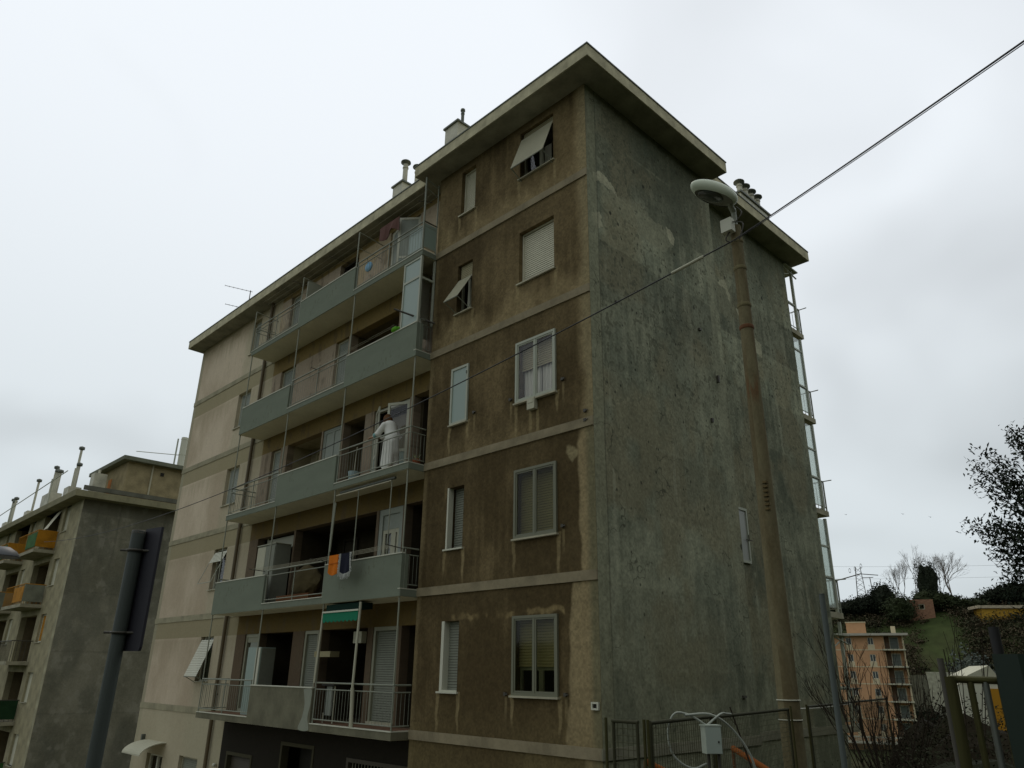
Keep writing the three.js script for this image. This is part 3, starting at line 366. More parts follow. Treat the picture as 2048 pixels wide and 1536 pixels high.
// --- balconies
const XJ = [-15.5, -12.15, -8.82, -5.44], ZF = 0.5;
function railing(x0, x1, f, parent, o = {}) {
  const z = ZF - 0.04, gs = [bar([x0, f + 1.1, z], [x1, f + 1.1, z], 0.022), bar([x0, f + 0.95, z], [x1, f + 0.95, z], 0.014), bar([x0, f + 0.27, z], [x1, f + 0.27, z], 0.014)];
  const n = o.plain ? 0 : Math.round((x1 - x0) / 0.125); for (let i = 1; i < n; i++) { const x = x0 + (x1 - x0) * i / n; gs.push(bar([x, f + 0.27, z], [x, f + 0.95, z], 0.0055, 4)); }
  for (const x of [x0 + 0.02, (x0 + x1) / 2, x1 - 0.02]) gs.push(bar([x, f + 0.16, z], [x, f + 1.1, z], 0.018));
  return obj('railing', gs, mat.rail, parent);
}
function balcony(idx, solid) { // solid: [bool x 3]
  const f = FL[idx], b = obj('balcony', [bx(XJ[0], X1 - 0.002, f, f + 0.155, ZB + 0.002, ZF)], mat.slabEdge, B);
  if (idx === 4) b.material = mat.bare;
  obj('slab_soffit', bx(XJ[0] + 0.02, X1 - 0.02, f - 0.008, f - 0.001, ZB + 0.005, ZF - 0.02), mat.slabUnder, b);
  obj('floor_tiles', bx(XJ[0] + 0.02, X1 - 0.02, f + 0.157, f + 0.17, ZB + 0.005, ZF - 0.1), mat.tileFloor, b);
  for (let k = 0; k < 3; k++) {
    const x0 = XJ[k], x1 = XJ[k + 1];
    if (solid[k]) { const p = obj('parapet_panel', bx(x0, x1, f - 0.004, f + 0.965, ZF - 0.07, ZF + 0.004), idx === 4 ? mat.bare : mat.panel, b); obj('coping', bx(x0, x1, f + 0.967, f + 0.995, ZF - 0.085, ZF + 0.018), mat.lip, b); if (idx === 4) { const pts = [[x1 - 0.42, 0.94], [x1 - 0.04, 0.94], [x1 - 0.02, 0.62], [x1 - 0.1, 0.3], [x1 - 0.02, 0.02], [x1 - 0.5, 0.02], [x1 - 0.36, 0.3], [x1 - 0.3, 0.6]]; const s = new THREE.Shape(); s.moveTo(...pts[0]); s.splineThru(pts.slice(1).concat([pts[0]]).map((q) => new THREE.Vector2(...q))); const g = new THREE.ExtrudeGeometry(s, { depth: 0.006, bevelEnabled: false }); g.translate(0, f, ZF + 0.004); obj('plaster_repair', g, mat.repair, b); } else for (const e of [x0 + 0.01, x1 - 0.01]) obj('panel_post', bar([e, f + 0.16, ZF - 0.1], [e, f + 1.08, ZF - 0.1], 0.018), mat.rail, b); }
    else { railing(x0 + (k ? 0.05 : 0.02), x1 - (k < 2 ? 0.05 : 0.02), f, b, { plain: idx === 3 }); obj('edge_trim', bx(x0 + 0.01, x1, f + 0.157, f + 0.178, ZF - 0.1, ZF + 0.015), mat.lip, b); }
  }
  { // return at the brown bay and at the far end
    for (const [x, za] of [[XJ[3] - 0.03, 0.0], [XJ[0] + 0.03, ZB]]) { const gs = []; gs.push(bar([x, f + 1.1, za], [x, f + 1.1, ZF - 0.04], 0.02), bar([x, f + 0.95, za], [x, f + 0.95, ZF - 0.04], 0.014), bar([x, f + 0.27, za], [x, f + 0.27, ZF - 0.04], 0.014)); const n = Math.round((ZF - za) / 0.11); for (let i = 0; i < n; i++) gs.push(bar([x, f + 0.27, za + 0.03 + i * 0.11], [x, f + 0.95, za + 0.03 + i * 0.11], 0.0055, 4)); obj('end_railing', gs, mat.rail, b); }
    obj('edge_trim', bx(XJ[3] - 0.08, XJ[3] + 0.018, f + 0.158, f + 0.178, 0.0, ZF + 0.012), mat.lip, b);
    if (solid[2]) obj('end_pier', bx(XJ[3] - 0.06, XJ[3] + 0.003, f - 0.003, f + 0.96, ZF - 0.2, ZF - 0.071), mat.panel, b);
  }
  return b;
}
const balc = [balcony(0, [0, 1, 0]), balcony(1, [1, 0, 1]), balcony(2, [0, 1, 0]), balcony(3, [1, 0, 1]), balcony(4, [0, 1, 0])];
['top balcony with a solid panel in the middle', 'second balcony from the top with solid end panels', 'middle balcony with a solid panel in its middle', 'balcony with two solid panels and washing', 'lowest balcony with bare concrete panel'].forEach((l, i) => { balc[i].userData.label = l; });
// thin steel posts between the balconies
const posts = [[0, 1], [1, 2], [2, 3], [3, 4]];
for (const [a, b] of posts) XJ.forEach((x, k) => { const xx = x + (k === 0 ? 0.02 : k === 3 ? -0.06 : 0.04); if (a === 0 && k === 3) return; obj('balcony_post', bar([xx, FL[a], ZF - 0.05], [xx, FL[b] + 1.0, ZF - 0.05], 0.021, 8), mat.rod, B); });
for (const [x, y1] of [[-15.62, 1.34], [-12.2, 1.45], [-8.85, 1.75]]) obj('awning_frame', [bar([x, 12.16, ZF - 0.03], [x, 12 + y1 + 0.5, ZF - 0.03], 0.02, 8), bar([x, 12 + y1 + 0.5, ZF - 0.03], [x + 0.05, 12 + y1 + 0.38, ZB], 0.016), bar([x - 0.02, 12 + y1 - 0.05, ZF], [x + 0.02, 12 + y1 - 0.1, ZB], 0.01)], mat.rod, B);
{ // frosted screens
  const s0 = obj('glass_screen', frameRect(-12.0, -11.95, 12.98, 13.75, -0.35, 0.42, 0.03), mat.rod, B); obj('pane', bx(-11.985, -11.965, 12.98, 13.7, -0.33, 0.4), mat.frost, s0);
  const s1 = obj('glass_screen', [bar([-5.47, 12.16, ZF - 0.02], [-5.47, 14.55, ZF - 0.02], 0.03), bar([-5.47, 12.16, 0.03], [-5.47, 14.5, 0.03], 0.022), bar([-5.47, 14.5, ZF - 0.02], [-5.47, 14.4, 0.03], 0.02), bar([-5.47, 14.2, ZF - 0.02], [-5.47, 14.1, 0.03], 0.012), bar([-5.47, 13.1, ZF - 0.02], [-5.47, 13.1, 0.03], 0.02)], mat.rail, B);
  obj('pane', bx(-5.475, -5.465, 13.12, 14.38, 0.04, ZF - 0.05), mat.glass, s1); obj('pane', [bx(-5.475, -5.462, 12.3, 13.05, 0.04, ZF - 0.05), bx(-6.2, -5.5, 12.2, 13.05, ZF - 0.09, ZF - 0.08)], mat.frost, s1);
  const s2 = obj('glass_screen', [...frameRect(-6.24, -5.46, 9.98, 11.98, ZF - 0.06, ZF - 0.01, 0.05), bx(-6.19, -5.51, 11.33, 11.4, ZF - 0.06, ZF - 0.01), bx(-5.5, -5.45, 9.98, 11.98, 0.0, 0.05), bx(-5.5, -5.45, 11.3, 11.36, 0.05, ZF - 0.06), bx(-5.5, -5.44, 9.98, 11.98, ZF - 0.06, ZF)], mat.alu, B); s2.userData.label = 'glazed corner enclosure of the second balcony';
  obj('pane', [bx(-6.19, -5.51, 10.03, 11.33, ZF - 0.04, ZF - 0.03), bx(-6.19, -5.51, 11.4, 11.93, ZF - 0.04, ZF - 0.03)], mat.frost, s2); obj('pane', bx(-5.48, -5.47, 10.0, 11.95, 0.05, ZF - 0.06), mat.glass, s2); obj('sill_box', bx(-6.24, -6.2, 9.98, 11.98, ZB, ZF - 0.06), mat.offwhite, s2);
}
{ // pole laid across the corner of the second balcony; clothes lines; drying frames
  obj('pole_rest', bar([-6.05, 10.42, ZF + 0.35], [-5.3, 10.02, 0.05], 0.028, 8), mat.iron, B);
}
// green awning over the lowest balcony with its side guides
{
  const a = obj('awning', [bx(-8.63, -7.0, 2.745, 2.785, ZF - 0.02, ZF + 0.06)], mat.white, B); a.userData.label = 'small green awning rolled over the lowest balcony';
  const sc = []; const n = 9, x0 = -8.63, w = 1.6 / n; const sh = new THREE.Shape(); sh.moveTo(x0, 0); for (let i = 0; i < n; i++) sh.quadraticCurveTo(x0 + (i + 0.5) * w, -0.09, x0 + (i + 1) * w, 0); sh.lineTo(x0 + 1.6, 0.19); sh.lineTo(x0, 0.19); const g = new THREE.ExtrudeGeometry(sh, { depth: 0.008, bevelEnabled: false }); g.translate(0, 2.555, ZF + 0.03); sc.push(g);
  obj('fabric', sc, M([0.015, 0.17, 0.10], 0.9), a); obj('fabric_roof', bx(-8.63, -7.0, 2.8, 2.95, ZF - 0.35, ZF - 0.05), M([0.004, 0.022, 0.016], 0.9), a);
  obj('guide_rail', bar([-8.65, 2.78, ZF + 0.02], [-8.72, 1.1, ZF + 0.03], 0.028, 8), mat.offwhite, a); obj('guide_rail', [bar([-7.0, 2.95, ZF + 0.0], [-7.0, 1.02, ZF + 0.03], 0.032, 8), bar([-7.0, 1.02, ZF + 0.03], [-7.0, 0.18, ZF - 0.02], 0.045, 8)], mat.offwhite, a);
}
{ const c = obj('retracted_awning', [bar([-8.6, 5.9, ZF - 0.12], [-6.1, 5.9, ZF - 0.12], 0.04, 10)], mat.cap, B); obj('front_bar', bar([-8.6, 5.8, ZF + 0.0], [-6.1, 5.8, ZF + 0.0], 0.018, 8), mat.sill, c); for (const g of [bar([-8.58, 5.6, ZF + 0.02], [-8.62, 4.3, ZF + 0.03], 0.026), bar([-6.15, 5.8, ZF - 0.06], [-6.15, 4.0, ZF - 0.06], 0.016), bar([-7.62, 5.8, ZF - 0.06], [-7.62, 4.0, ZF - 0.06], 0.016)]) obj('arm', g, mat.rod, c); }
// electric box, wall lamp and other fittings under the lowest loggia
obj('meter_box', [bx(-8.35, -7.98, 2.05, 2.33, ZB, ZB + 0.15)], mat.offwhite, B); obj('shelf_board', bx(-9.95, -9.15, 1.72, 1.86, ZB + 0.02, ZB + 0.3), M([0.3, 0.27, 0.17]), B);
// chimneys
function chimney(x0, x1, z0, z1, yTop, pipes, label) {
  const y0 = YR + FT; const c = obj('chimney', bx(x0, x1, y0 - 0.02, yTop, z0, z1), mat.flue, B); c.userData.label = label;
  obj('chimney_cap', bx(x0 - 0.05, x1 + 0.05, yTop + 0.001, yTop + 0.06, z0 - 0.05, z1 + 0.05), mat.cap, c);
  for (const [px, pz, h, slim] of pipes) { const r = slim ? 0.05 : 0.085; obj('flue', [bar([px, yTop + 0.05, pz], [px, yTop + h, pz], r, 12), bar([px, yTop + h * 0.78, pz], [px, yTop + h * 0.84, pz], r * 1.2, 12)], slim ? mat.cap : mat.flue, c); if (!slim) obj('flue_cowl', [lathe([[0.0, 0.1], [0.08, 0.09], [0.17, 0.02], [0.175, -0.02], [0.1, -0.05], [0.07, -0.12]], px, yTop + h + 0.08, pz, 14)], mat.cap, c); else obj('flue_cowl', lathe([[0, 0.06], [0.07, 0.03], [0.075, -0.03], [0.05, -0.05]], px, yTop + h, pz, 12), mat.cap, c); }
}
chimney(-5.76, -5.17, -0.86, -0.3, 16.85, [[-5.35, -0.62, 0.72, true]], 'square chimney above the eaves of the brown bay');
chimney(-9.45, -8.9, -1.6, -1.0, 16.98, [[-8.9 - 0.06, -1.12, 0.8], [-8.85, -1.55, 0.78]].map(([a, b, h]) => [a, b, h]), 'chimney with two mushroom cowls beside the stepped eaves');
chimney(-0.62, -0.1, -9.48, -7.66, 15.52, [[-0.2, -7.82, 0.42], [-0.2, -8.18, 0.44], [-0.2, -8.56, 0.43], [-0.2, -8.95, 0.42]], 'long low chimney with four mushroom cowls above the grey wall');
const PANE = new THREE.MeshPhysicalMaterial({ color: lin(0.8, 0.86, 0.82), roughness: 0.25, transmission: 0.75, thickness: 0 });
// glazed rear balconies seen beyond the far edge of the grey wall
for (const [f, kind] of [[12, 0], [9, 1], [6, 2], [3, 3], [0, 0]]) {
  const b = obj('rear_balcony', [bx(-4.2, -0.53, f + 0.0, f + 0.16, -11.9, -11.03)], mat.concrete, B), x = -0.57;
  obj('railing', [bar([x, f + 1.1, -11.05], [x, f + 1.1, -11.87], 0.02), bar([x, f + 0.28, -11.05], [x, f + 0.28, -11.87], 0.014), bar([-4.2, f + 1.1, -11.92], [-0.32, f + 1.12, -11.92], 0.016), bar([x, f + 0.16, -11.87], [x, f + 1.12, -11.87], 0.022), ...[...Array(4)].map((_, i) => bar([x + 0.004, f + 0.28, -11.7 - i * 0.06], [x + 0.004, f + 1.1, -11.7 - i * 0.06], 0.009, 4)), ...[...Array(14)].map((_, i) => bar([x - i * 0.12, f + 0.28, -11.87], [x - i * 0.12, f + 1.1, -11.87], 0.009, 4)), bar([-4.2, f + 0.28, -11.87], [x, f + 0.28, -11.87], 0.014), bar([-4.2, f + 1.1, -11.87], [x, f + 1.1, -11.87], 0.018)], mat.rail, b);
  obj('wind_screen', [bx(x - 0.04, x + 0.04, f + 0.16, f + 2.9, -11.66, -11.58), bx(x - 0.03, x + 0.03, f + 1.12, f + 1.17, -11.58, -11.03), ...(kind > 1 ? [bx(x - 0.03, x + 0.03, f + 2.02, f + 2.07, -11.58, -11.03)] : []), ...(kind === 1 ? [bx(x - 0.03, x + 0.03, f + 2.4, f + 2.45, -11.58, -11.03)] : [])], mat.alu, b);
  obj('pane', [bx(x - 0.006, x + 0.006, f + 0.3, f + 1.12, -11.58, -11.03), ...(kind ? [bx(x - 0.006, x + 0.006, f + 1.18, f + 2.85, -11.58, -11.03)] : [])], kind ? PANE : mat.glass, b);
  if (!kind) obj('glass_canopy', [bx(x - 0.5, x + 0.12, f + 2.52, f + 2.56, -11.95, -11.03), bar([x, f + 2.5, -11.05], [x + 0.05, f + 2.3, -11.9], 0.025), bar([x, f + 2.5, -11.87], [x, f + 2.2, -11.05], 0.02)], mat.alu, b);
  if (kind > 1) obj('inner_curtain', bx(x - 0.3, x - 0.28, f + 0.2, f + 1.5, -11.45, -11.06), mat.curtain, b);
}
base(B, -11, -4, -5.5);

// ---------------------------------------------------------------- things on the balconies
{ // washing
  const towel = (x0, x1, yT, yB, z, m, name, label, fringe) => {
    const g = []; const nx = 10, ny = 12, at = (i, j, s) => { const u = i / nx, v = j / ny; const narrow = 1 - 0.28 * Math.pow(v, 3) * Math.abs(u - 0.5) * 0; const bot = v * (yT - yB) * (1 - 0.16 * Math.pow(Math.abs(u - 0.5) * 2, 3)); return [mix(x0, x1, u) * 1 + 0 * narrow, yT - bot, z + s * 0.022 * (1 - 0.6 * v) + 0.02 * Math.sin(u * 9 + v * 2) * v]; };
    for (const s of [1, -1]) for (let i = 0; i < nx; i++) for (let j = 0; j < ny; j++) { const q = [at(i, j + 1, s), at(i + 1, j + 1, s), at(i + 1, j, s), at(i, j, s)]; if (s < 0) q.reverse(); g.push(quadG([[...q, [i / nx, 0], [1, 0], [1, 1], [0, 1]]])); }
    const t = thing(name, label, 'towel'); obj('cloth', g, m, t);
    if (fringe) { const fr = []; for (let i = 0; i <= 40; i++) { const u = i / 40, p = at(u * nx, ny, 0); fr.push(bar([p[0], p[1] + 0.05, p[2] + 0.012], [p[0] + rr(-0.02, 0.02), p[1] - rr(0.05, 0.11), p[2] + rr(-0.01, 0.03)], 0.007, 4)); } for (let j = 0; j <= 30; j++) for (const e of [0, nx]) { const p = at(e, j / 30 * ny, 1); fr.push(bar([p[0] + (e ? -0.03 : 0.03), p[1], p[2] + 0.004], [p[0] + (e ? 1 : -1) * rr(0.03, 0.06), p[1] - rr(0, 0.03), p[2] + 0.012], 0.009, 4)); } obj('fringe', fr, M([0.42, 0.43, 0.44], 1), t); }
    else obj('hem', bx(x0, x1, yT - 0.22, yT - 0.2, z + 0.018, z + 0.03), M([0.4, 0.1, 0.01], 0.9), t);
    return base(t, (x0 + x1) / 2, yB, z);
  };
  towel(-8.02, -7.6, 4.1, 3.6, 0.86, MB([0.62, 0.17, 0.018], 1), 'orange_towel', 'bright orange towel hung over the drying lines of the balcony');
  towel(-7.5, -7.04, 4.1, 3.55, 0.86, MB([0.016, 0.018, 0.035], 1), 'fringed_towel', 'dark navy towel with a white fringe beside the orange towel', true);
  const ln = (name, label, pts, brackets) => { const t = thing(name, label, 'clothesline', undefined); obj('line', pts.map(([a, b]) => tube([a, [(a[0] + b[0]) / 2, (a[1] + b[1]) / 2 - 0.03, (a[2] + b[2]) / 2], b], 0.0045, 10, 4)), mat.sill, t); obj('bracket', brackets.map(([a, b]) => bar(a, b, 0.011)), mat.iron, t); return base(t, ...pts[0][0]); };
  ln('clothesline', 'drying lines on brackets in front of the balcony with the orange towel', [0.56, 0.66, 0.76, 0.86].map((z) => [[-12.3, 4.12, z], [-5.5, 4.12, z]]), [[[-12.3, 4.1, 0.45], [-12.3, 4.12, 0.95]], [[-8.86, 4.08, 0.45], [-8.86, 4.1, 0.95]], [[-5.5, 4.08, 0.45], [-5.5, 4.12, 0.95]]]);
  ln('clothesline', 'drying lines strung below the eaves above the top balcony', [-0.1, 0.1, 0.3].map((z) => [[-15.6, 14.28, z], [-5.6, 14.3, z]]), [[[-13.2, 14.28, -0.4], [-13.2, 14.25, 0.4]], [[-10.8, 14.3, -0.4], [-10.8, 14.25, 0.4]], [[-6.2, 14.45, -0.3], [-5.9, 14.0, 0.42]]]);
  ln('clothesline', 'thin drying line along the second balcony from the top', [0.56, 0.62].map((z) => [[-10.6, 10.1, z], [-6.3, 10.12, z]]), [[[-10.6, 10.08, 0.45], [-10.6, 10.1, 0.66]], [[-6.3, 10.08, 0.45], [-6.3, 10.12, 0.66]]]);
  { const g = []; for (let i = 0; i < 9; i++) { const u = i / 9, u2 = (i + 1) / 9, h = (q) => 0.42 + 0.12 * Math.sin(q * 7); for (const s of [0, 1]) { const a = [mix(-8.25, -7.25, u), 14.27, 0.1 + s * 0.02], b = [mix(-8.25, -7.25, u2), 14.27, 0.1 + s * 0.02], c = [b[0], 14.27 - h(u2), 0.1 + 0.05 * Math.sin(u2 * 12) + s * 0.02], d = [a[0], 14.27 - h(u), 0.1 + 0.05 * Math.sin(u * 12) + s * 0.02]; g.push(quadG([s ? [d, c, b, a, [0, 0], [1, 0], [1, 1], [0, 1]] : [a, b, c, d, [0, 0], [1, 0], [1, 1], [0, 1]]])); } } solo('hanging_cloth', g, M([0.13, 0.07, 0.065], 1), 'dull red brown cloth hanging under the eaves of the top balcony', 'cloth'); }
  { const t = thing('cloth_bag', 'small pale blue cloth bag hung on the top balcony railing', 'cloth bag'); const g = new THREE.SphereGeometry(0.16, 12, 10); g.scale(1.1, 1, 0.45); g.translate(-8.28, 12.82, 0.38); obj('bag', g, M([0.25, 0.45, 0.68], 0.9), t); obj('hanger', bar([-8.28, 12.95, 0.42], [-8.28, 13.1, 0.46], 0.008), mat.iron, t); base(t, -8.28, 12.66, 0.38); }
  { const g = new THREE.IcosahedronGeometry(0.11, 2); const p = g.attributes.position; for (let i = 0; i < p.count; i++) { const s = 1 + 0.3 * (fbm(p.getX(i) * 14 + 5, p.getY(i) * 14 + p.getZ(i) * 9) - 0.5); p.setXYZ(i, p.getX(i) * 1.5 * s, p.getY(i) * 0.75 * s, p.getZ(i) * s); } g.computeVertexNormals(); g.translate(-6.42, 10.06, ZF - 0.02); solo('green_rag', g, M([0.12, 0.36, 0.03], 0.9), 'bright green rag lying on the parapet of the second balcony', 'rag'); }
  { const x0 = -13.6, x1 = -12.45; const t = thing('cabinet', 'tall pale balcony cabinet standing behind the railing beside the left solid panel', 'cabinet'); obj('body', bx(x0, x1, 3.18, 4.98, -0.38, 0.12), mat.shutGrey, t); obj('door', bx(x0 + 0.02, x0 + 0.54, 3.22, 4.94, 0.122, 0.14), mat.offwhite, t); obj('door', bx(x0 + 0.56, x1 - 0.02, 3.22, 4.94, 0.122, 0.14), mat.shutGrey, t); obj('top_board', bx(x0 - 0.02, x1 + 0.02, 4.982, 5.01, -0.38, 0.15), mat.dirtyAlu, t); base(t, -13, 3.17, -0.1); }
  { const t = thing('white_appliance', 'white box-shaped appliance standing on the lowest balcony behind the concrete panel', 'appliance'); obj('body', bx(-13.4, -12.6, 0.17, 2.0, -0.36, 0.1), mat.frost, t); obj('front_strip', bx(-12.86, -12.62, 0.2, 1.98, 0.102, 0.115), mat.white, t); obj('side_panel', bx(-12.598, -12.58, 0.2, 1.97, -0.35, 0.08), mat.shutGrey, t); base(t, -13, 0.17, -0.1); }
  { const t = thing('wrapped_bundle', 'dull ochre covered bundle beside the cabinet behind the railing', 'bundle'); const g = new THREE.IcosahedronGeometry(0.5, 3), p = g.attributes.position; for (let i = 0; i < p.count; i++) { const s = 1 + 0.35 * (fbm(p.getX(i) * 4 + 5, p.getY(i) * 4 + p.getZ(i) * 3) - 0.5); p.setXYZ(i, p.getX(i) * 1.4 * s, p.getY(i) * 0.9 * s, p.getZ(i) * 0.5 * s); } g.computeVertexNormals(); g.translate(-10.6, 3.72, 0.0); obj('cover', g, MB([0.075, 0.06, 0.032], 1), t); obj('crate', bx(-11.7, -9.9, 3.18, 3.36, -0.3, 0.3), M([0.12, 0.05, 0.02]), t); base(t, -10.6, 3.17, 0); }
  { const t = thing('drying_rack', 'pale narrow stand with dark handles on the lowest balcony behind the railing', 'drying rack'); obj('panel', bx(-8.75, -8.5, 0.35, 1.02, 0.1, 0.14), mat.shutBlue, t); obj('handle', [bx(-8.9, -8.35, 1.03, 1.1, 0.05, 0.2)], mat.dark, t); obj('leg', [bar([-8.4, 0.17, 0.12], [-8.4, 1.05, 0.12], 0.02), bar([-8.85, 0.17, 0.12], [-8.85, 0.4, 0.12], 0.02)], mat.offwhite, t); base(t, -8.6, 0.17, 0.12); }
  { const t = thing('mop_bucket', 'pale blue mop bucket behind the railing of the middle balcony', 'bucket'); obj('bucket', lathe([[0, 0], [0.12, 0], [0.15, 0.3], [0.14, 0.3], [0.11, 0.02], [0, 0.02]], -8.35, 6.18, 0.2), M([0.3, 0.4, 0.45], 0.6), t); obj('mop_handle', bar([-8.35, 6.2, 0.2], [-8.2, 7.15, 0.25], 0.014), mat.offwhite, t); base(t, -8.35, 6.17, 0.2); }
  { const t = thing('flower_pot', 'small flower pot with a pale plant in the railing corner of the middle balcony', 'flower pot'); obj('pot', lathe([[0, 0], [0.08, 0], [0.11, 0.16], [0.1, 0.16], [0, 0.14]], -5.62, 6.17, 0.12), M([0.25, 0.08, 0.04], 0.9), t); const g = []; for (let i = 0; i < 16; i++) { const a = rr(0, 6.28), b = rr(0.1, 0.24); const p = [-5.62, 6.32, 0.12], q = [-5.62 + Math.cos(a) * b * 0.6, 6.32 + b * 0.7, 0.12 + Math.sin(a) * b * 0.5]; g.push(bar(p, q, 0.012, 4, 0.003)); } obj('leaves', g, M([0.3, 0.33, 0.2]), t); base(t, -5.62, 6.17, 0.12); }
}
// the person leaning over the middle balcony railing
{
  const P = thing('person', 'person with brown hair in a long white gown bending over the middle balcony railing', 'person');
  const field = (bones, res, c, half, k) => {
    const mc = new MarchingCubes(res, mat.white, false, false, 60000); mc.isolation = 0; const S = mc.size, h = S / 2; let n = 0;
    const bs = bones.map(([a, b, r1, r2]) => ({ a, d: [b[0] - a[0], b[1] - a[1], b[2] - a[2]], r1, r2 })); for (const b of bs) b.l = b.d[0] ** 2 + b.d[1] ** 2 + b.d[2] ** 2 + 1e-9;
    for (let z = 0; z < S; z++) for (let y = 0; y < S; y++) for (let x = 0; x < S; x++) { const p = [c[0] + (x - h) / h * half, c[1] + (y - h) / h * half, c[2] + (z - h) / h * half]; let e = 0; for (const b of bs) { const q = [p[0] - b.a[0], p[1] - b.a[1], p[2] - b.a[2]], t = clamp((q[0] * b.d[0] + q[1] * b.d[1] + q[2] * b.d[2]) / b.l); const dist = Math.hypot(q[0] - b.d[0] * t, q[1] - b.d[1] * t, q[2] - b.d[2] * t) - mix(b.r1, b.r2, t); e += Math.exp(-dist * k); } mc.field[n++] = Math.log(e + 1e-30) / k; }
    mc.update(); const N = mc.count, g = new THREE.BufferGeometry(); const pa = mc.positionArray.slice(0, N * 3), na = mc.normalArray.slice(0, N * 3);
    for (let i = 0; i < N; i++) for (let j = 0; j < 3; j++) pa[i * 3 + j] = pa[i * 3 + j] * half + c[j];
    g.setAttribute('position', new THREE.BufferAttribute(pa, 3)); g.setAttribute('normal', new THREE.BufferAttribute(na, 3)); return g;
  };
  // feet on the balcony floor (y 6.17), facing -x, bent forward; x is forward negative
  const X = -6.72, Y = 6.17, Z = 0.14, o = (x, y, z) => [X + x, Y + y, Z + z];
  const hip = o(0.02, 0.84, 0), chest = o(-0.12, 1.2, 0), neck = o(-0.2, 1.36, 0), head = o(-0.3, 1.47, 0.01);
  const hand = (w, dir) => { const out = [[w, [w[0] + dir[0] * 0.09, w[1] + dir[1] * 0.09, w[2] + dir[2] * 0.09], 0.03, 0.034]]; for (let i = -1.5; i <= 1.5; i++) { const a = [w[0] + dir[0] * 0.09, w[1] + dir[1] * 0.09, w[2] + 0.02 * i], L = 0.07 - Math.abs(i) * 0.008, b = [a[0] + dir[0] * L * 0.6, a[1] - 0.01, a[2]], c = [b[0] + dir[0] * L * 0.3, b[1] - 0.035, b[2]]; out.push([a, b, 0.0095, 0.009], [b, c, 0.009, 0.0075]); } out.push([[w[0] + dir[0] * 0.04, w[1], w[2] + 0.03], [w[0] + dir[0] * 0.09, w[1] - 0.02, w[2] + 0.06], 0.011, 0.009]); return out; };
  const skin = [];
  for (const s of [1, -1]) { const zz = s * 0.09; skin.push([o(0.03, 0.84, zz), o(-0.03, 0.46, zz), 0.085, 0.055], [o(-0.03, 0.46, zz), o(0.02, 0.07, zz), 0.055, 0.035], [o(0.03, 0.035, zz), o(-0.15, 0.03, zz), 0.035, 0.03]); }
  const shL = o(-0.17, 1.3, 0.17), shR = o(-0.17, 1.3, -0.17), elL = o(-0.3, 1.06, 0.26), elR = o(-0.36, 1.06, -0.2), wrL = o(-0.48, 1.0, 0.3), wrR = o(-0.58, 1.06, 0.12);
  skin.push([hip, chest, 0.13, 0.14], [chest, neck, 0.12, 0.055], [neck, head, 0.05, 0.055], [shL, elL, 0.05, 0.042], [shR, elR, 0.05, 0.042], [elL, wrL, 0.04, 0.028], [elR, wrR, 0.04, 0.028]);
  const skinM = M([0.34, 0.2, 0.13], 0.6);
  const bodyG = field(skin, 88, o(-0.15, 0.72, 0.02), 0.82, 60), hL = field(hand(wrL, [-0.95, -0.1, 0.1]), 56, [wrL[0] - 0.1, wrL[1], wrL[2]], 0.15, 160), hR = field(hand(wrR, [-0.98, -0.05, 0.1]), 56, [wrR[0] - 0.1, wrR[1], wrR[2]], 0.15, 160);
  const hd = [[o(-0.3, 1.5, 0.01), o(-0.28, 1.55, 0.01), 0.088, 0.092], [o(-0.32, 1.47, 0.01), o(-0.35, 1.43, 0.01), 0.07, 0.045], [o(-0.385, 1.485, 0.01), o(-0.41, 1.462, 0.01), 0.016, 0.014], [o(-0.37, 1.43, 0.03), o(-0.37, 1.43, -0.01), 0.014, 0.014], [o(-0.27, 1.5, 0.1), o(-0.265, 1.47, 0.098), 0.018, 0.012], [o(-0.27, 1.5, -0.08), o(-0.265, 1.47, -0.078), 0.018, 0.012]];
  const headG = field(hd, 64, o(-0.31, 1.49, 0.01), 0.19, 110);
  obj('body', [bodyG, headG, hL, hR], skinM, P);
  obj('eye', [...[0.045, -0.025].map((z) => { const g = new THREE.SphereGeometry(0.012, 8, 6); g.translate(...o(-0.378, 1.505, z)); return g; })], mat.dark, P);
  obj('hair', field([[o(-0.27, 1.54, 0.01), o(-0.22, 1.5, 0.01), 0.108, 0.105], [o(-0.2, 1.47, 0.01), o(-0.19, 1.36, 0.01), 0.09, 0.05], [o(-0.31, 1.58, 0.01), o(-0.25, 1.6, 0.01), 0.07, 0.07], [o(-0.26, 1.46, 0.095), o(-0.24, 1.38, 0.08), 0.035, 0.03]], 48, o(-0.25, 1.49, 0.01), 0.24, 70), M([0.1, 0.045, 0.018], 0.8), P);
  const gown = [[o(-0.14, 1.29, 0), o(-0.02, 0.95, 0), 0.17, 0.16], [o(0.0, 0.95, 0), o(0.02, 0.55, 0), 0.17, 0.19], [o(0.02, 0.55, 0.05), o(0.0, 0.13, 0.06), 0.15, 0.16], [o(0.02, 0.55, -0.05), o(0.02, 0.13, -0.08), 0.15, 0.15], [shL, elL, 0.085, 0.075], [shR, elR, 0.085, 0.075], [elL, [mix(elL[0], wrL[0], 0.6), mix(elL[1], wrL[1], 0.6), mix(elL[2], wrL[2], 0.6)], 0.07, 0.055], [elR, [mix(elR[0], wrR[0], 0.6), mix(elR[1], wrR[1], 0.6), mix(elR[2], wrR[2], 0.6)], 0.07, 0.055], [o(-0.18, 1.36, 0.06), o(-0.16, 1.36, -0.06), 0.07, 0.07], [o(-0.12, 0.85, 0.12), o(-0.13, 0.2, 0.14), 0.06, 0.07], [o(0.13, 0.8, 0.1), o(0.15, 0.2, 0.12), 0.06, 0.07]];
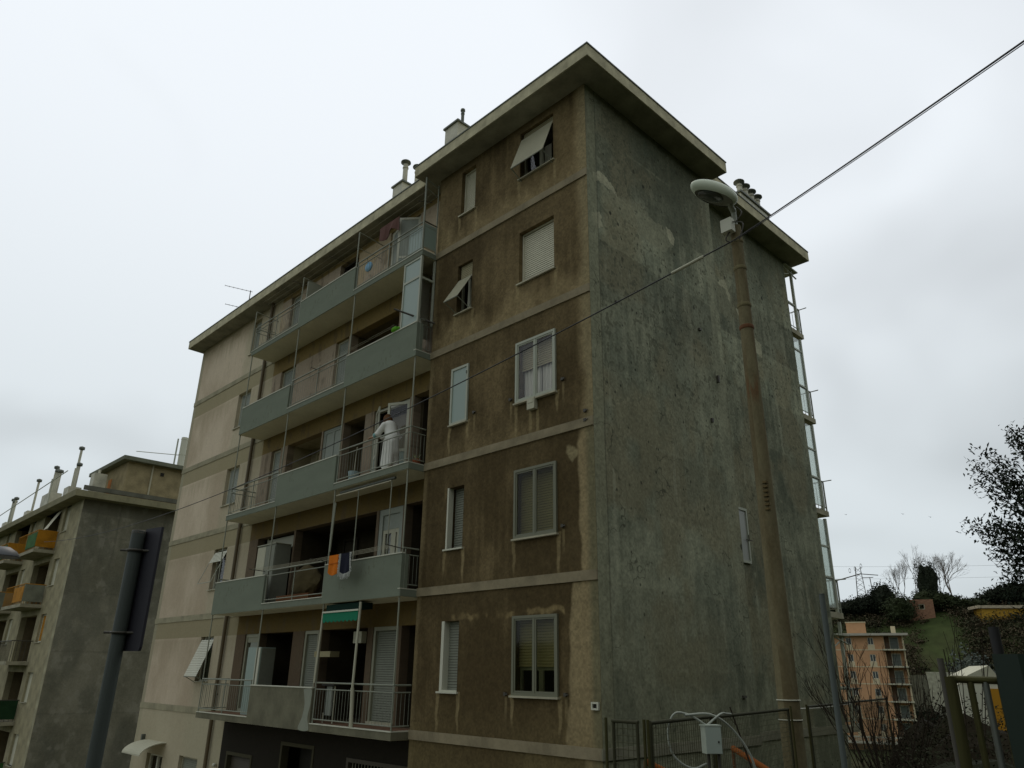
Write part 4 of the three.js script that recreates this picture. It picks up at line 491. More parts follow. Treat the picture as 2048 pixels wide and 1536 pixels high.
  obj('gown', field(gown, 88, o(-0.15, 0.72, 0.02), 0.82, 50), MS([0.72, 0.72, 0.74], 1), P);
  obj('cuff', [tube([[elL[0], elL[1] - 0.02, elL[2] + 0.02], [mix(elL[0], wrL[0], 0.5), mix(elL[1], wrL[1], 0.5), mix(elL[2], wrL[2], 0.5) + 0.01]], 0.072, 6, 10)], M([0.2, 0.36, 0.38], 0.9), P);
  obj('slipper', [0.09, -0.09].map((s) => { const g = new THREE.SphereGeometry(1, 12, 8); g.scale(0.13, 0.04, 0.05); g.translate(...o(-0.06, 0.045, s)); return g; }), mat.white, P);
  base(P, X, Y, Z);
}
// ---------------------------------------------------------------- roof antenna
{
  const A = [-23.45, 17.9, -1.9], t = thing('tv_antenna', 'thin television antenna on a mast above the far left end of the roof', 'antenna');
  obj('mast', bar([-22.4, 15.0, -1.95], [-22.4, 18.25, -1.95], 0.022), mat.iron, t);
  const boom = (y, L, dx, dz) => { const p = [-22.4, y, -1.95], q = [p[0] + dx * L, y + 0.06, p[2] + dz * L]; const gs = [bar([p[0] - dx * 0.1, y, p[2] - dz * 0.1], q, 0.012)]; for (let i = 0; i < 7; i++) { const u = i / 6, c = [mix(p[0], q[0], u), mix(y, q[1], u), mix(p[2], q[2], u)]; gs.push(bar([c[0] - dz * 0.08, c[1], c[2] + dx * 0.08], [c[0] + dz * 0.08, c[1], c[2] - dx * 0.08], 0.006, 4)); } return gs; };
  obj('boom', boom(18.2, 1.15, -0.35, 0.94), mat.iron, t); obj('boom', boom(17.25, 1.0, -0.35, 0.94), mat.iron, t);
  base(t, -22.4, 15, -1.95);
}
// ---------------------------------------------------------------- terrain
const f0 = [5.54, 6.31], fd = [-0.2015, -0.9795], fn = [0.9795, -0.2015];
const hgt = (x, z) => {
  const s = (x - f0[0]) * fn[0] + (z - f0[1]) * fn[1], r = Math.hypot(x - 9, z - 11);
  let h = mix(-0.25, -4.3, sst(-0.15, -1.6, s)); h = mix(h, -4.2, sst(3.2, -2.5, z));
  h = mix(h, -10.5, sst(-12, -60, z)); h = mix(h, -8.5, sst(-14, -40, x) * sst(60, 0, -z));
  const q = (x - 9) * -0.3 + (z - 11) * -0.954;
  if (s > 7) h += 20 * sst(7, 26, s) + 14 * sst(24, 80, s);  // unseen slope behind the camera, added to block low sky and darken lower walls
  h += 32.5 * sst(172, 264, q + 9 * (fbm(x * 0.02 + 5, z * 0.02, 3) - 0.5)) * sst(60, 190, Math.hypot(x, z)) + 26 * sst(150, 330, r) * (1 - sst(100, 200, q)) * (0.4 + 0.8 * fbm(x * 0.004 + 9, z * 0.004 + 3, 3));
  h += 1.7 * Math.exp(-((x + 42) ** 2 + (z + 219) ** 2) / 420);
  h += (fbm(x * 0.05 + 40, z * 0.05, 4) - 0.5) * 2.4 * sst(14, 60, r) + (fbm(x * 0.3, z * 0.3 + 9, 3) - 0.5) * 0.3 * sst(6, 14, r);
  return h;
};
{
  const NR = 210, NA = 240, p = [], c = [], uv = [], idx = [];
  for (let i = 0; i <= NR; i++) { const r = i === 0 ? 0 : 0.6 * Math.pow(1.0342, i); for (let j = 0; j <= NA; j++) { const a = j / NA * 2 * Math.PI, x = 9 + r * Math.cos(a), z = 11 + r * Math.sin(a), y = hgt(x, z); p.push(x, y, z); uv.push(x, z); const g = fbm(x * 0.03 + 7, z * 0.03, 4), g2 = fbm(x * 0.16 + 1, z * 0.16, 3); let col = mix3([0.026, 0.04, 0.011], [0.05, 0.044, 0.022], sst(0.4, 0.65, g * 0.6 + g2 * 0.4)); const lush = sst(0.12, 0.03, Math.abs(((x - 9) * 0.954 - (z - 11) * 0.3 + 6) / (r + 1) + 0.02 - 0.02)) * sst(120, 150, r); col = mix3(col, [0.034, 0.058, 0.014], lush * 0.7 * sst(0.3, 0.6, g2)); const s = (x - f0[0]) * fn[0] + (z - f0[1]) * fn[1]; if (s > 0 && s < 8 && z > 2 && r < 40) col = [0.055, 0.055, 0.055]; if (s < -1.8 && z > 0.3 && z < 14 && x > -30 && x < 6) col = [0.3, 0.285, 0.24]; c.push(...col.map((v) => v * 1.4)); } }  // pale unseen court before the building added to bounce light onto the balcony soffits
  for (let i = 0; i < NR; i++) for (let j = 0; j < NA; j++) { const a = i * (NA + 1) + j, b = a + NA + 1; idx.push(a, a + 1, b, b, a + 1, b + 1); }
  const g = new THREE.BufferGeometry(); g.setAttribute('position', new THREE.Float32BufferAttribute(p, 3)); g.setAttribute('uv', new THREE.Float32BufferAttribute(uv, 2)); g.setAttribute('color', new THREE.Float32BufferAttribute(c, 3)); g.setIndex(idx); g.computeVertexNormals();
  const o = new THREE.Mesh(g, new THREE.MeshPhysicalMaterial({ vertexColors: true, specularIntensity: 0.2, map: rep(BLOTCH, 0.11, 0.11), roughness: 1 })); o.name = 'ground'; o.userData.kind = 'structure'; o.receiveShadow = o.castShadow = true; scene.add(o);
}
// ---------------------------------------------------------------- street lamp, cables, poles, sign
const LP = [4.69, 0, 2.47];
{
  const t = thing('street_lamp', 'tall stained concrete street lamp pole with a white oval lamp head', 'street lamp');
  const PT = tex(128, 1024, (u, v) => { const y = v * 8, n = fbm(u * 9, y * 6, 4), n2 = fbm(u * 3 + 5, y * 0.9, 4), n3 = fbm(u * 40, y * 40, 2); let c = mix3([0.125, 0.106, 0.056], [0.19, 0.165, 0.09], n); c = mix3(c, [0.105, 0.078, 0.036], 0.55 * sst(0.4, 0.62, n2)); c = mix3(c, [0.14, 0.07, 0.03], 0.7 * sst(0.25, 0, Math.abs(y - 5.85)) * sst(0.5, 0.6, fbm(u * 14, y * 3, 3))); const g = 0.85 + 0.3 * n3; return c.map((q) => q * g); });
  const pole = new THREE.CylinderGeometry(0.074, 0.138, 9.2, 24, 24); pole.translate(LP[0], 2.7, LP[2]); obj('pole', pole, new THREE.MeshPhysicalMaterial({ map: PT, roughness: 0.9, specularIntensity: 0.3, bumpMap: rep(GRAIN, 1, 8), bumpScale: 0.004 }), t);
  for (const y of [7.05, 6.62, 6.05, 5.72]) obj('clamp', lathe([[0.076 + (7.3 - y) * 0.007, -0.03], [0.085 + (7.3 - y) * 0.007, -0.02], [0.085 + (7.3 - y) * 0.007, 0.02], [0.076 + (7.3 - y) * 0.007, 0.03]], LP[0], y, LP[2]), y === 5.72 ? mat.rust : MB([0.16, 0.14, 0.082]), t);
  for (let i = 0; i < 7; i++) obj('step_mark', bx(LP[0] + 0.03, LP[0] + 0.08, 3.25 + i * 0.055, 3.275 + i * 0.055, LP[2] + 0.05, LP[2] + 0.107), MB([0.12, 0.09, 0.045]), t);
  // lamp head: oval shell with a glass bowl below, leaning out towards the road
  const dir = V(Math.sin(-0.42), 0.13, Math.cos(-0.42)).normalize(), up = V(0, 1, 0), side = V().crossVectors(up, dir).normalize(), upv = V().crossVectors(dir, side), c0 = V(LP[0] + 0.1, 7.66, LP[2]);
  const mtx = new THREE.Matrix4().makeBasis(side, upv, dir).setPosition(c0.clone().addScaledVector(dir, 0.42));
  const shell = new THREE.SphereGeometry(1, 32, 24, 0, Math.PI * 2, 0, Math.PI * 0.70); { const p = shell.attributes.position; for (let i = 0; i < p.count; i++) { const z = p.getZ(i); p.setXYZ(i, p.getX(i) * 0.165 * (1 - 0.12 * z), p.getY(i) * 0.155, z * 0.375); } shell.computeVertexNormals(); } shell.applyMatrix4(mtx); const hd = obj('lamp_head', shell, M([0.5, 0.55, 0.46], 0.4), t);
  const under = new THREE.CircleGeometry(1, 32); under.rotateX(Math.PI / 2); under.scale(0.138, 1, 0.3); under.translate(0, -0.08, 0); under.applyMatrix4(mtx); obj('lamp_underside', under, M([0.17, 0.175, 0.145], 0.6), hd);
  const bowl = new THREE.SphereGeometry(1, 24, 12, 0, Math.PI * 2, Math.PI * 0.5, Math.PI * 0.5); bowl.scale(0.115, 0.045, 0.2); bowl.translate(0, -0.083, 0.06); bowl.applyMatrix4(mtx); obj('lamp_glass', bowl, new THREE.MeshPhysicalMaterial({ color: lin(0.07, 0.08, 0.065), roughness: 0.2, clearcoat: 1 }), hd);
  obj('lamp_arm', [bar([LP[0], 7.2, LP[2]], [LP[0], 7.6, LP[2]], 0.035, 10), bar([LP[0], 7.55, LP[2]], [c0.x + dir.x * 0.2, c0.y + dir.y * 0.2 - 0.03, c0.z + dir.z * 0.2], 0.04, 10)], mat.rail, t);
  obj('junction_box', [bx(LP[0] - 0.12, LP[0] + 0.04, 7.16, 7.36, LP[2] + 0.09, LP[2] + 0.2), quadG([[[LP[0] - 0.12, 7.36, LP[2] + 0.2], [LP[0] + 0.04, 7.36, LP[2] + 0.2], [LP[0] + 0.04, 7.41, LP[2] + 0.09], [LP[0] - 0.12, 7.41, LP[2] + 0.09], [0, 0], [1, 0], [1, 1], [0, 1]]])], mat.white, t);
  obj('wire_loop', [tube([[LP[0] + 0.03, 7.3, LP[2] + 0.15], [LP[0] + 0.16, 7.25, LP[2] + 0.1], [LP[0] + 0.1, 7.0, LP[2] + 0.12]], 0.01, 12), tube([[LP[0] - 0.02, 7.16, LP[2] + 0.15], [LP[0] - 0.08, 7.05, LP[2] + 0.16], [LP[0] - 0.02, 7.0, LP[2] + 0.12]], 0.01, 12), tube([[LP[0] + 0.06, 7.6, LP[2] + 0.02], [LP[0] + 0.14, 7.45, LP[2] + 0.05], [LP[0] + 0.06, 7.3, LP[2] + 0.1]], 0.009, 12)], mat.iron, t);
  obj('pole_tie', [1.14, 0.94].map((y) => { const g = new THREE.TorusGeometry(0.125, 0.006, 5, 24); g.rotateX(Math.PI / 2); g.translate(LP[0], y, LP[2]); return g; }), mat.lip, t);
  base(t, LP[0], -1.9, LP[2]);
}
const cat = (a, b, sag, r, n = 40) => { const pts = []; for (let i = 0; i <= n; i++) { const u = i / n; pts.push([mix(a[0], b[0], u), mix(a[1], b[1], u) - sag * 4 * u * (1 - u), mix(a[2], b[2], u)]); } return tube(pts, r, n * 2, 6); };
const CP = [LP[0], 7.02, LP[2] + 0.12];
solo('overhead_cable', [cat(CP, [11.1, 5.53, 6.55], 0.04, 0.009), cat([CP[0] + 0.02, CP[1] - 0.015, CP[2]], [11.1, 5.515, 6.55], 0.045, 0.0045)], M([0.03, 0.03, 0.032], 0.6), 'thick dark overhead cable running from the lamp pole up to the right', 'cable');
{ const t = thing('overhead_cable', 'thin dark overhead cable sagging from the lamp pole across the building front', 'cable'); obj('cable', cat(CP, [-35.0, 7.3, 1.35], 0.95, 0.011, 60), M([0.03, 0.03, 0.03], 0.6), t); const u0 = 0.012, u1 = 0.026, P0 = (u) => [mix(CP[0], -35, u), mix(CP[1], 7.3, u) - 0.95 * 4 * u * (1 - u), mix(CP[2], 1.35, u)]; obj('splice', bar(P0(u0), P0(u1), 0.024, 8), mat.offwhite, t); base(t, ...CP); }
{
  const t = thing('sign', 'dark rectangular sign seen from behind on a blue grey pole at the left', 'road sign');
  const sx = 5.81, sz = 9.95, steel = MS([0.055, 0.066, 0.064], 0.6);
  obj('pole', [bar([sx, -0.4, sz], [sx, 1.875, sz], 0.0255, 20)], steel, t); obj('pole_cap', lathe([[0, 0.006], [0.025, 0.004], [0.026, -0.01]], sx, 1.875, sz), mat.iron, t);
  { const w = V(0.085, 0, -0.04), q = [sx + 0.02, sz - 0.03]; const P = (u, y) => [q[0] + u * 0.08, y, q[1] - u * 0.018]; const e = [0.002, -0.009]; const O = (p) => [p[0] + e[0], p[1], p[2] + e[1]];
    const n0 = [P(-0.25, 1.43), P(0.94, 1.43), P(1, 1.445), P(1, 1.888), P(-0.25, 1.888)]; const tri = []; const fan = (L) => { for (let i = 1; i < L.length - 1; i++) tri.push(...L[0], ...L[i], ...L[i + 1]); }; fan(n0); fan(n0.map(O).reverse()); for (let i = 0; i < n0.length; i++) { const a = n0[i], b = n0[(i + 1) % n0.length]; tri.push(...a, ...O(a), ...O(b), ...a, ...O(b), ...b); }
    const g = new THREE.BufferGeometry(); g.setAttribute('position', new THREE.Float32BufferAttribute(tri, 3)); g.computeVertexNormals(); obj('panel', g, M([0.022, 0.021, 0.03], 0.6), t); }
  for (const y of [1.80, 1.495]) { const c = new THREE.TorusGeometry(0.029, 0.005, 6, 20); c.rotateX(Math.PI / 2); c.translate(sx, y, sz); obj('clamp', [c, bar([sx - 0.03, y, sz + 0.045], [sx + 0.05, y, sz - 0.05], 0.005)], mat.iron, t); }
  base(t, sx, -0.25, sz);
}
solo('steel_pole', [bar([6.54, -2.5, 5.46], [6.54, 1.94, 5.46], 0.02, 14), lathe([[0, 0.004], [0.024, 0]], 6.54, 1.94, 5.46)], MS([0.085, 0.1, 0.1], 0.6), 'plain blue grey steel pole by the mesh fence right of the lamp pole', 'pole');
{ // the lamp just entering at the left edge
  const p = [-4.95, 2.98, 8.45]; const t = thing('street_lamp', 'dark domed street lamp head just entering at the left edge', 'street lamp');
  obj('lamp_shade', lathe([[0, 0.13], [0.1, 0.12], [0.2, 0.06], [0.26, -0.02], [0.24, -0.03], [0, -0.02]], p[0], p[1], p[2], 24), M([0.07, 0.075, 0.085], 0.5), t); obj('lamp_arm', [bar([p[0], p[1] + 0.08, p[2]], [p[0] - 0.5, p[1] + 0.2, p[2] + 0.9], 0.025)], mat.iron, t); obj('pole', bar([p[0] - 0.5, -6, p[2] + 0.9], [p[0] - 0.5, p[1] + 0.3, p[2] + 0.9], 0.05, 10), mat.iron, t); base(t, p[0] - 0.5, -5, p[2] + 0.9);
}
// ---------------------------------------------------------------- mesh fence
const olive = MB([0.055, 0.053, 0.02], 0.8), meshM = M([0.07, 0.07, 0.04], 0.7);
function fencePanel(t, a, b, yT, yB) {
  const d = [b[0] - a[0], b[1] - a[1]], L = Math.hypot(...d), P = (s, y) => [a[0] + d[0] * s / L, y, a[1] + d[1] * s / L];
  const fr = obj('fence_panel', [bar(P(0, yT), P(L, yT), 0.014), bar(P(0, yB), P(L, yB), 0.012), bar(P(0.01, yB), P(0.01, yT), 0.012), bar(P(L - 0.01, yB), P(L - 0.01, yT), 0.012)], M([0.04, 0.04, 0.022], 0.7), t);
  const ws = []; const st = 0.045; for (let s = st; s < L; s += st) ws.push(bar(P(s, yB), P(s, yT), 0.0024, 3)); for (let y = yB + st; y < yT; y += st) ws.push(bar(P(0, y), P(L, y), 0.0024, 3));
  const m = obj('wire_mesh', ws, meshM, fr); m.userData.kind = 'stuff';
}
{
  const t = thing('mesh_fence', 'rusty green wire mesh fence with framed panels between the viewer and the grey wall', 'fence');
  const at = (z) => [f0[0] + fd[0] * (f0[1] - z) / 0.9795, z];
  fencePanel(t, [5.27, 6.33], [5.5, 6.33], 1.065, -0.6); fencePanel(t, at(6.22), at(5.02), 1.06, -0.6); fencePanel(t, at(4.95), at(2.72), 1.055, -0.6); fencePanel(t, at(1.9), at(-3.3), 1.06, -1.2);
  for (const [x, z] of [[5.22, 6.34], [5.535, 6.31], [5.56, 6.3], at(4.98), at(2.62), at(1.96), at(-3.36)]) obj('post', bar([x, -2.5, z], [x, 1.085, z], 0.011, 8), olive, t);
  obj('bracing_wire', [tube([[5.0, 1.05, 4.0], [4.85, 1.04, 3.2], [4.6, 1.04, 2.3], [4.35, 1.02, 1.0], [4.0, 1.03, -0.8]], 0.007, 30, 5)], mat.lip, t);
  base(t, f0[0], -1.5, f0[1]);
}
solo('retaining_wall', quadG([0].flatMap(() => { const a = [f0[0] - fd[0] * 30, f0[1] - fd[1] * 30], b = [f0[0] + fd[0] * 4.5, f0[1] + fd[1] * 4.5]; const o = (p, k) => [p[0] - fn[0] * k, p[1] - fn[1] * k]; const q = (p, k, y) => [o(p, k)[0], y, o(p, k)[1]]; return [[q(a, 0.35, -6), q(b, 0.35, -6), q(b, 0.35, -0.3), q(a, 0.35, -0.3), [0, 0], [30, 0], [30, 6], [0, 6]], [q(b, 0.1, -6), q(a, 0.1, -6), q(a, 0.1, -0.3), q(b, 0.1, -0.3), [0, 0], [30, 0], [30, 6], [0, 6]], [q(a, 0.35, -0.3), q(b, 0.35, -0.3), q(b, 0.1, -0.3), q(a, 0.1, -0.3), [0, 0], [30, 0], [30, 1], [0, 1]]]; })), mat.concrete, 'low concrete retaining wall under the mesh fence', 'wall');
{ // electricity box on posts with its loose cable
  const t = thing('electric_box', 'pale grey electric box on two thin posts in front of the mesh fence', 'electric box'); const x = 5.62, z = 5.6, y0 = 0.84, y1 = 1.025;
  const q = 0.9; const rot = (g) => { g.rotateY(q); g.translate(x, 0, z); return g; };
  obj('case', [rot(bx(-0.06, 0.06, y0, y1, -0.05, 0.05)), rot(bx(-0.066, 0.066, y1, y1 + 0.01, -0.056, 0.056))], MB([0.4, 0.45, 0.42], 0.6), t); obj('lid', rot(bx(-0.058, 0.058, y0 + 0.004, y1 - 0.004, 0.051, 0.058)), M([0.33, 0.38, 0.36], 0.6), t); obj('lock', rot(bx(0.03, 0.04, 0.915, 0.928, 0.059, 0.063)), mat.dark, t); obj('post', [rot(bar([-0.03, -0.9, 0], [-0.03, y0, 0], 0.012)), rot(bar([0.05, -0.9, 0], [0.05, y0, 0], 0.012))], mat.iron, t);
  base(t, x, -0.9, z);
  solo('grey_cable', [tube([[5.6, 1.02, 5.6], [5.52, 1.1, 5.72], [5.46, 1.11, 5.82], [5.42, 1.0, 5.86], [5.44, 0.83, 5.84], [5.52, 0.74, 5.72], [5.58, 0.77, 5.62]], 0.008, 60, 6), tube([[5.58, 1.02, 5.6], [5.6, 1.1, 5.42], [5.5, 1.095, 5.15], [5.36, 1.08, 4.85]], 0.008, 40, 6), tube([[5.52, 1.1, 5.78], [5.58, 1.1, 5.52], [5.62, 1.0, 5.3], [5.68, 0.8, 5.15], [5.7, 0.5, 5.08]], 0.009, 40, 6)], M([0.32, 0.34, 0.32], 0.7), 'loose pale grey cable looping out of the electric box over the fence', 'cable');
}
{ const t = thing('handrail', 'orange painted handrail sloping down behind the mesh fence', 'handrail'); obj('rail', [bar([4.21, 0.61, 4.52], [4.42, 0.5, 4.37], 0.03, 8), bar([4.89, 0.75, 4.07], [5.42, 0.58, 4.28], 0.026, 8)], M([0.2, 0.06, 0.012], 0.85), t); obj('post', [bar([4.21, -4, 4.52], [4.21, 0.61, 4.52], 0.015), bar([4.89, -4, 4.07], [4.89, 0.75, 4.07], 0.015)], mat.rust, t); base(t, 4.6, -4, 4.5); }
{ // gate and the dark green sheet at the right edge
  const t = thing('metal_gate', 'olive green flat bar gate beside the dark green sheet', 'gate'); const a = [7.79, 7.13], b = [8.02, 7.04];
  const P = (u, y) => [mix(a[0], b[0], u), y, mix(a[1], b[1], u)];
  obj('gate_frame', [bar(P(0, 0.0), P(0, 1.385), 0.03, 4), bar(P(0, 1.375), P(1.0, 1.37), 0.016, 4)], olive, t); for (const u of [0.32, 0.55, 0.78]) obj('gate_bar', bar(P(u, 0), P(u, 1.365), 0.014, 4), u === 0.55 ? mat.cap : olive, t); obj('post', bar(P(-0.08, 0), P(-0.08, 1.46), 0.014, 8), mat.iron, t); base(t, a[0], -0.25, a[1]);
  const s = thing('sheet_fence', 'dark green metal sheet fence at the right edge with a black post', 'fence'); const c = [7.97, 7.1], d = [9.1, 6.55]; const n = 14, gs = []; for (let i = 0; i < n; i++) { const u = i / n, v = (i + 1) / n, o = (i % 2) * 0.018, o2 = ((i + 1) % 2) * 0.018; const p = (w, k) => [mix(c[0], d[0], w) + k * 0.44, mix(c[1], d[1], w) + k * 0.9]; const p0 = p(u, o), p1 = p(v, o2); for (const k of [0, 1]) { const f = [[p0[0] - k * 0.003, -0.4, p0[1] - k * 0.006], [p1[0] - k * 0.003, -0.4, p1[1] - k * 0.006], [p1[0] - k * 0.003, 1.478, p1[1] - k * 0.006], [p0[0] - k * 0.003, 1.478, p0[1] - k * 0.006]]; if (k) f.reverse(); gs.push(quadG([[...f, [0, 0], [1, 0], [1, 1], [0, 1]]])); } } obj('sheet', gs, M([0.012, 0.024, 0.016], 0.5), s); obj('post', [bar([7.985, -0.4, 7.06], [7.985, 1.59, 7.06], 0.021, 10)], M([0.012, 0.012, 0.012], 0.6), s); base(s, 8.2, -0.3, 6.95);
}
const farAt = (px, d) => { // ground point in the photograph's column px at distance d (the yaw of the view plus the column's angle)
  const yaw = 0.8014, ax = (px - 1024) / 1486, zc = -(Math.cos(0.3719) + Math.sin(0.3719) * (1230 - 768) / 1486); const vx = Math.cos(yaw) * ax + Math.sin(yaw) * zc, vz = -Math.sin(yaw) * ax + Math.cos(yaw) * zc, l = Math.hypot(vx, vz); return [8.96 + vx / l * d, 10.95 + vz / l * d]; };
// ---------------------------------------------------------------- plants
function branchG(out, p, d, L, r, depth, spread, up, tips) {
  const q = p.clone().addScaledVector(d, L); out.push(bar(p.toArray(), q.toArray(), r, depth > 2 ? 6 : 4, r * 0.66)); if (depth === 0) { tips?.push([q, d.clone()]); return; }
  const n = depth > 2 ? 2 + (rnd() < 0.5 ? 1 : 0) : 2 + (rnd() < 0.35 ? 1 : 0);
  for (let i = 0; i < n; i++) { const e = d.clone().add(V(rr(-1, 1), rr(-1, 1), rr(-1, 1)).multiplyScalar(spread)).add(V(0, up, 0)).normalize(); branchG(out, q, e, L * rr(0.62, 0.9), r * rr(0.56, 0.72), depth - 1, spread, up, tips); }
}
const bark = MB([0.035, 0.027, 0.02], 1), barkGrey = M([0.14, 0.12, 0.105], 1);
function bareShrub(x, y, z, L, r, depth, label, stems = 1, spread = 0.55, up = 0.25, lean = [0, 0], name = 'bare_shrub') { const out = []; for (let s = 0; s < stems; s++) branchG(out, V(x + rr(-0.12, 0.12), y, z + rr(-0.12, 0.12)), V(rr(-0.2, 0.2) + lean[0], 1, rr(-0.2, 0.2) + lean[1]).normalize(), L * rr(0.8, 1.1), r, depth, spread, up); const t = thing(name, label, 'shrub'); obj('branches', out, bark, t); return base(t, x, y, z); }
bareShrub(5.75, -1.0, 2.1, 0.72, 0.024, 5, 'leafless dark shrub in front of the pink apartment building', 2, 0.42, 0.3);
bareShrub(5.35, -1.3, 1.45, 0.78, 0.018, 5, 'leafless dark shrub between the blue grey steel pole and the grey wall', 2, 0.36, 0.3);
bareShrub(5.15, -1.0, 1.2, 0.72, 0.011, 3, 'thin leafless whips growing against the far edge of the grey wall', 3, 0.2, 0.4);
bareShrub(6.35, -0.9, 3.9, 0.5, 0.018, 5, 'leafless twiggy shrub behind the mesh fence beside the olive gate', 3, 0.5, 0.2);
bareShrub(6.55, -0.8, 3.5, 0.8, 0.014, 4, 'slender leafless sapling left of the olive gate against the green hillside', 1, 0.35, 0.4);
solo('dead_stem', [bar([5.32, 0.35, 4.35], [5.15, 1.12, 4.5], 0.009, 6, 0.006), bar([5.19, 0.95, 4.46], [5.1, 1.08, 4.5], 0.003, 4)], bark, 'single dark dead stem leaning on the fence between electric box and lamp pole', 'stem');
function leafG(out, c, n, L, wd) { // pointed leaf of four triangles
  const a = V(rr(-1, 1), rr(-1, 1), rr(-1, 1)).normalize(), b = V().crossVectors(a, n).normalize(), p = c, t = p.clone().addScaledVector(a, L), m = p.clone().addScaledVector(a, L * 0.5).addScaledVector(n, L * 0.06), l = m.clone().addScaledVector(b, wd / 2).addScaledVector(n, L * 0.05), r = m.clone().addScaledVector(b, -wd / 2).addScaledVector(n, L * 0.05);
  out.push(...p.toArray(), ...r.toArray(), ...t.toArray(), ...p.toArray(), ...t.toArray(), ...l.toArray());
}
const leafMesh = (pts) => { const g = new THREE.BufferGeometry(); g.setAttribute('position', new THREE.Float32BufferAttribute(pts, 3)); g.computeVertexNormals(); return g; };
const leafMat = (c) => new THREE.MeshPhysicalMaterial({ color: lin(...c), roughness: 0.9, specularIntensity: 0.25, side: THREE.DoubleSide });
{ // evergreen at the right edge
  const t = thing('evergreen_tree', 'dark evergreen tree with small glossy leaves reaching in from the right edge', 'tree'); const c = V(7.27, 3.66, -3.5), wood = [], lf = [], lf2 = [];
  const right = V(0.72, 0, -0.69), back = V(-0.69, 0, -0.72);
  const root = c.clone().addScaledVector(right, 0.4); const trunkTop = root.clone().add(V(0, 0.4, 0)); wood.push(bar([root.x, -5, root.z], [root.x, 2.4, root.z], 0.16, 10, 0.1), bar([root.x, 2.4, root.z], trunkTop.toArray(), 0.1, 8, 0.05));
  for (let i = 0; i < 400; i++) { let u = V(rr(-1, 1), rr(-1, 1), rr(-1, 1)); if (u.length() > 1) { i--; continue; } u.normalize().multiplyScalar(Math.pow(rnd(), 0.42)); const lump = 0.78 + 0.5 * fbm(u.x * 2.3 + 8, u.y * 2.3 + u.z * 2 + 4, 3); const tip = c.clone().add(V(0, u.y * 2.0 * lump, 0)).addScaledVector(right, u.x * 1.85 * lump).addScaledVector(back, u.z * 1.8 * lump); const st = c.clone().lerp(tip, 0.55).add(V(rr(-0.2, 0.2), -0.25, rr(-0.2, 0.2))); wood.push(bar(st.toArray(), tip.toArray(), 0.012, 4, 0.005)); if (i % 4 === 0) wood.push(bar(trunkTop.toArray(), st.toArray(), 0.035, 5, 0.012)); const n = 105; for (let k = 0; k < n; k++) { const q = st.clone().lerp(tip, 0.25 + 0.8 * Math.pow(rnd(), 0.6)).add(V(rr(-1, 1), rr(-1, 1), rr(-1, 1)).multiplyScalar(0.13)); leafG(k % 3 ? lf : lf2, q, V(rr(-0.6, 0.6), 1, rr(-0.6, 0.6)).normalize(), rr(0.06, 0.105), rr(0.028, 0.042)); } }
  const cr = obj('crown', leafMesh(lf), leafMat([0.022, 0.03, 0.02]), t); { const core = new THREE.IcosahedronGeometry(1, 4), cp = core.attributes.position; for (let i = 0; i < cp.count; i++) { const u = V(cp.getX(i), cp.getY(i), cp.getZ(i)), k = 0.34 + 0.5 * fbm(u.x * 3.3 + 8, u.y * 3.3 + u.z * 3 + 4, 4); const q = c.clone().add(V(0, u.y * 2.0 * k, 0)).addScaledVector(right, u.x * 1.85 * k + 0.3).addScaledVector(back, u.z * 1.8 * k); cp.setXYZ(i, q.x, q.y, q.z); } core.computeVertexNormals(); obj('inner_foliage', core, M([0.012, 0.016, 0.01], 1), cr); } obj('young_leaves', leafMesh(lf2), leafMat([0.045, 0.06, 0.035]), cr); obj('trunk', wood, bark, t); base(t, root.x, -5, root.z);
}
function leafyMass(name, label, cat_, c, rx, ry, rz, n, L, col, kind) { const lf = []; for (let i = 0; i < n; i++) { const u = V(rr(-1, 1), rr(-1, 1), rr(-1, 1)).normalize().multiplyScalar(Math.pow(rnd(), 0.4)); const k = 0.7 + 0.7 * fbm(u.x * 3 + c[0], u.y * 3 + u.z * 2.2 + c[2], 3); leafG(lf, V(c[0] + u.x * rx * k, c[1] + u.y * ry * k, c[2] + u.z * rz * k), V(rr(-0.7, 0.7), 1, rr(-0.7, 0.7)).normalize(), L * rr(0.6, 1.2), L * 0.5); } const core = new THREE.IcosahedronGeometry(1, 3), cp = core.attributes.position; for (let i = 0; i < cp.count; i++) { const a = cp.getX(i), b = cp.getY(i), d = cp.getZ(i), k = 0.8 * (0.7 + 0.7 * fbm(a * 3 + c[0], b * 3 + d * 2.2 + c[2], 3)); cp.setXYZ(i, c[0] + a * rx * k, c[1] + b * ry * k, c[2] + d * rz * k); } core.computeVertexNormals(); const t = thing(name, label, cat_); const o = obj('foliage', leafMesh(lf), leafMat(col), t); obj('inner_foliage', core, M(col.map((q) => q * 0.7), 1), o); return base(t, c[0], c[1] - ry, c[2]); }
leafyMass('evergreen_shrub', 'dark tangled evergreen shrub filling the space behind the olive gate', 'shrub', [7.0, 0.2, 4.6], 0.9, 0.75, 1.1, 12000, 0.035, [0.022, 0.024, 0.011]);
leafyMass('evergreen_shrub', 'dark low shrub behind the mesh fence below the pink building', 'shrub', [5.6, -0.7, 0.6], 1.0, 0.8, 1.4, 12000, 0.04, [0.024, 0.027, 0.012]);
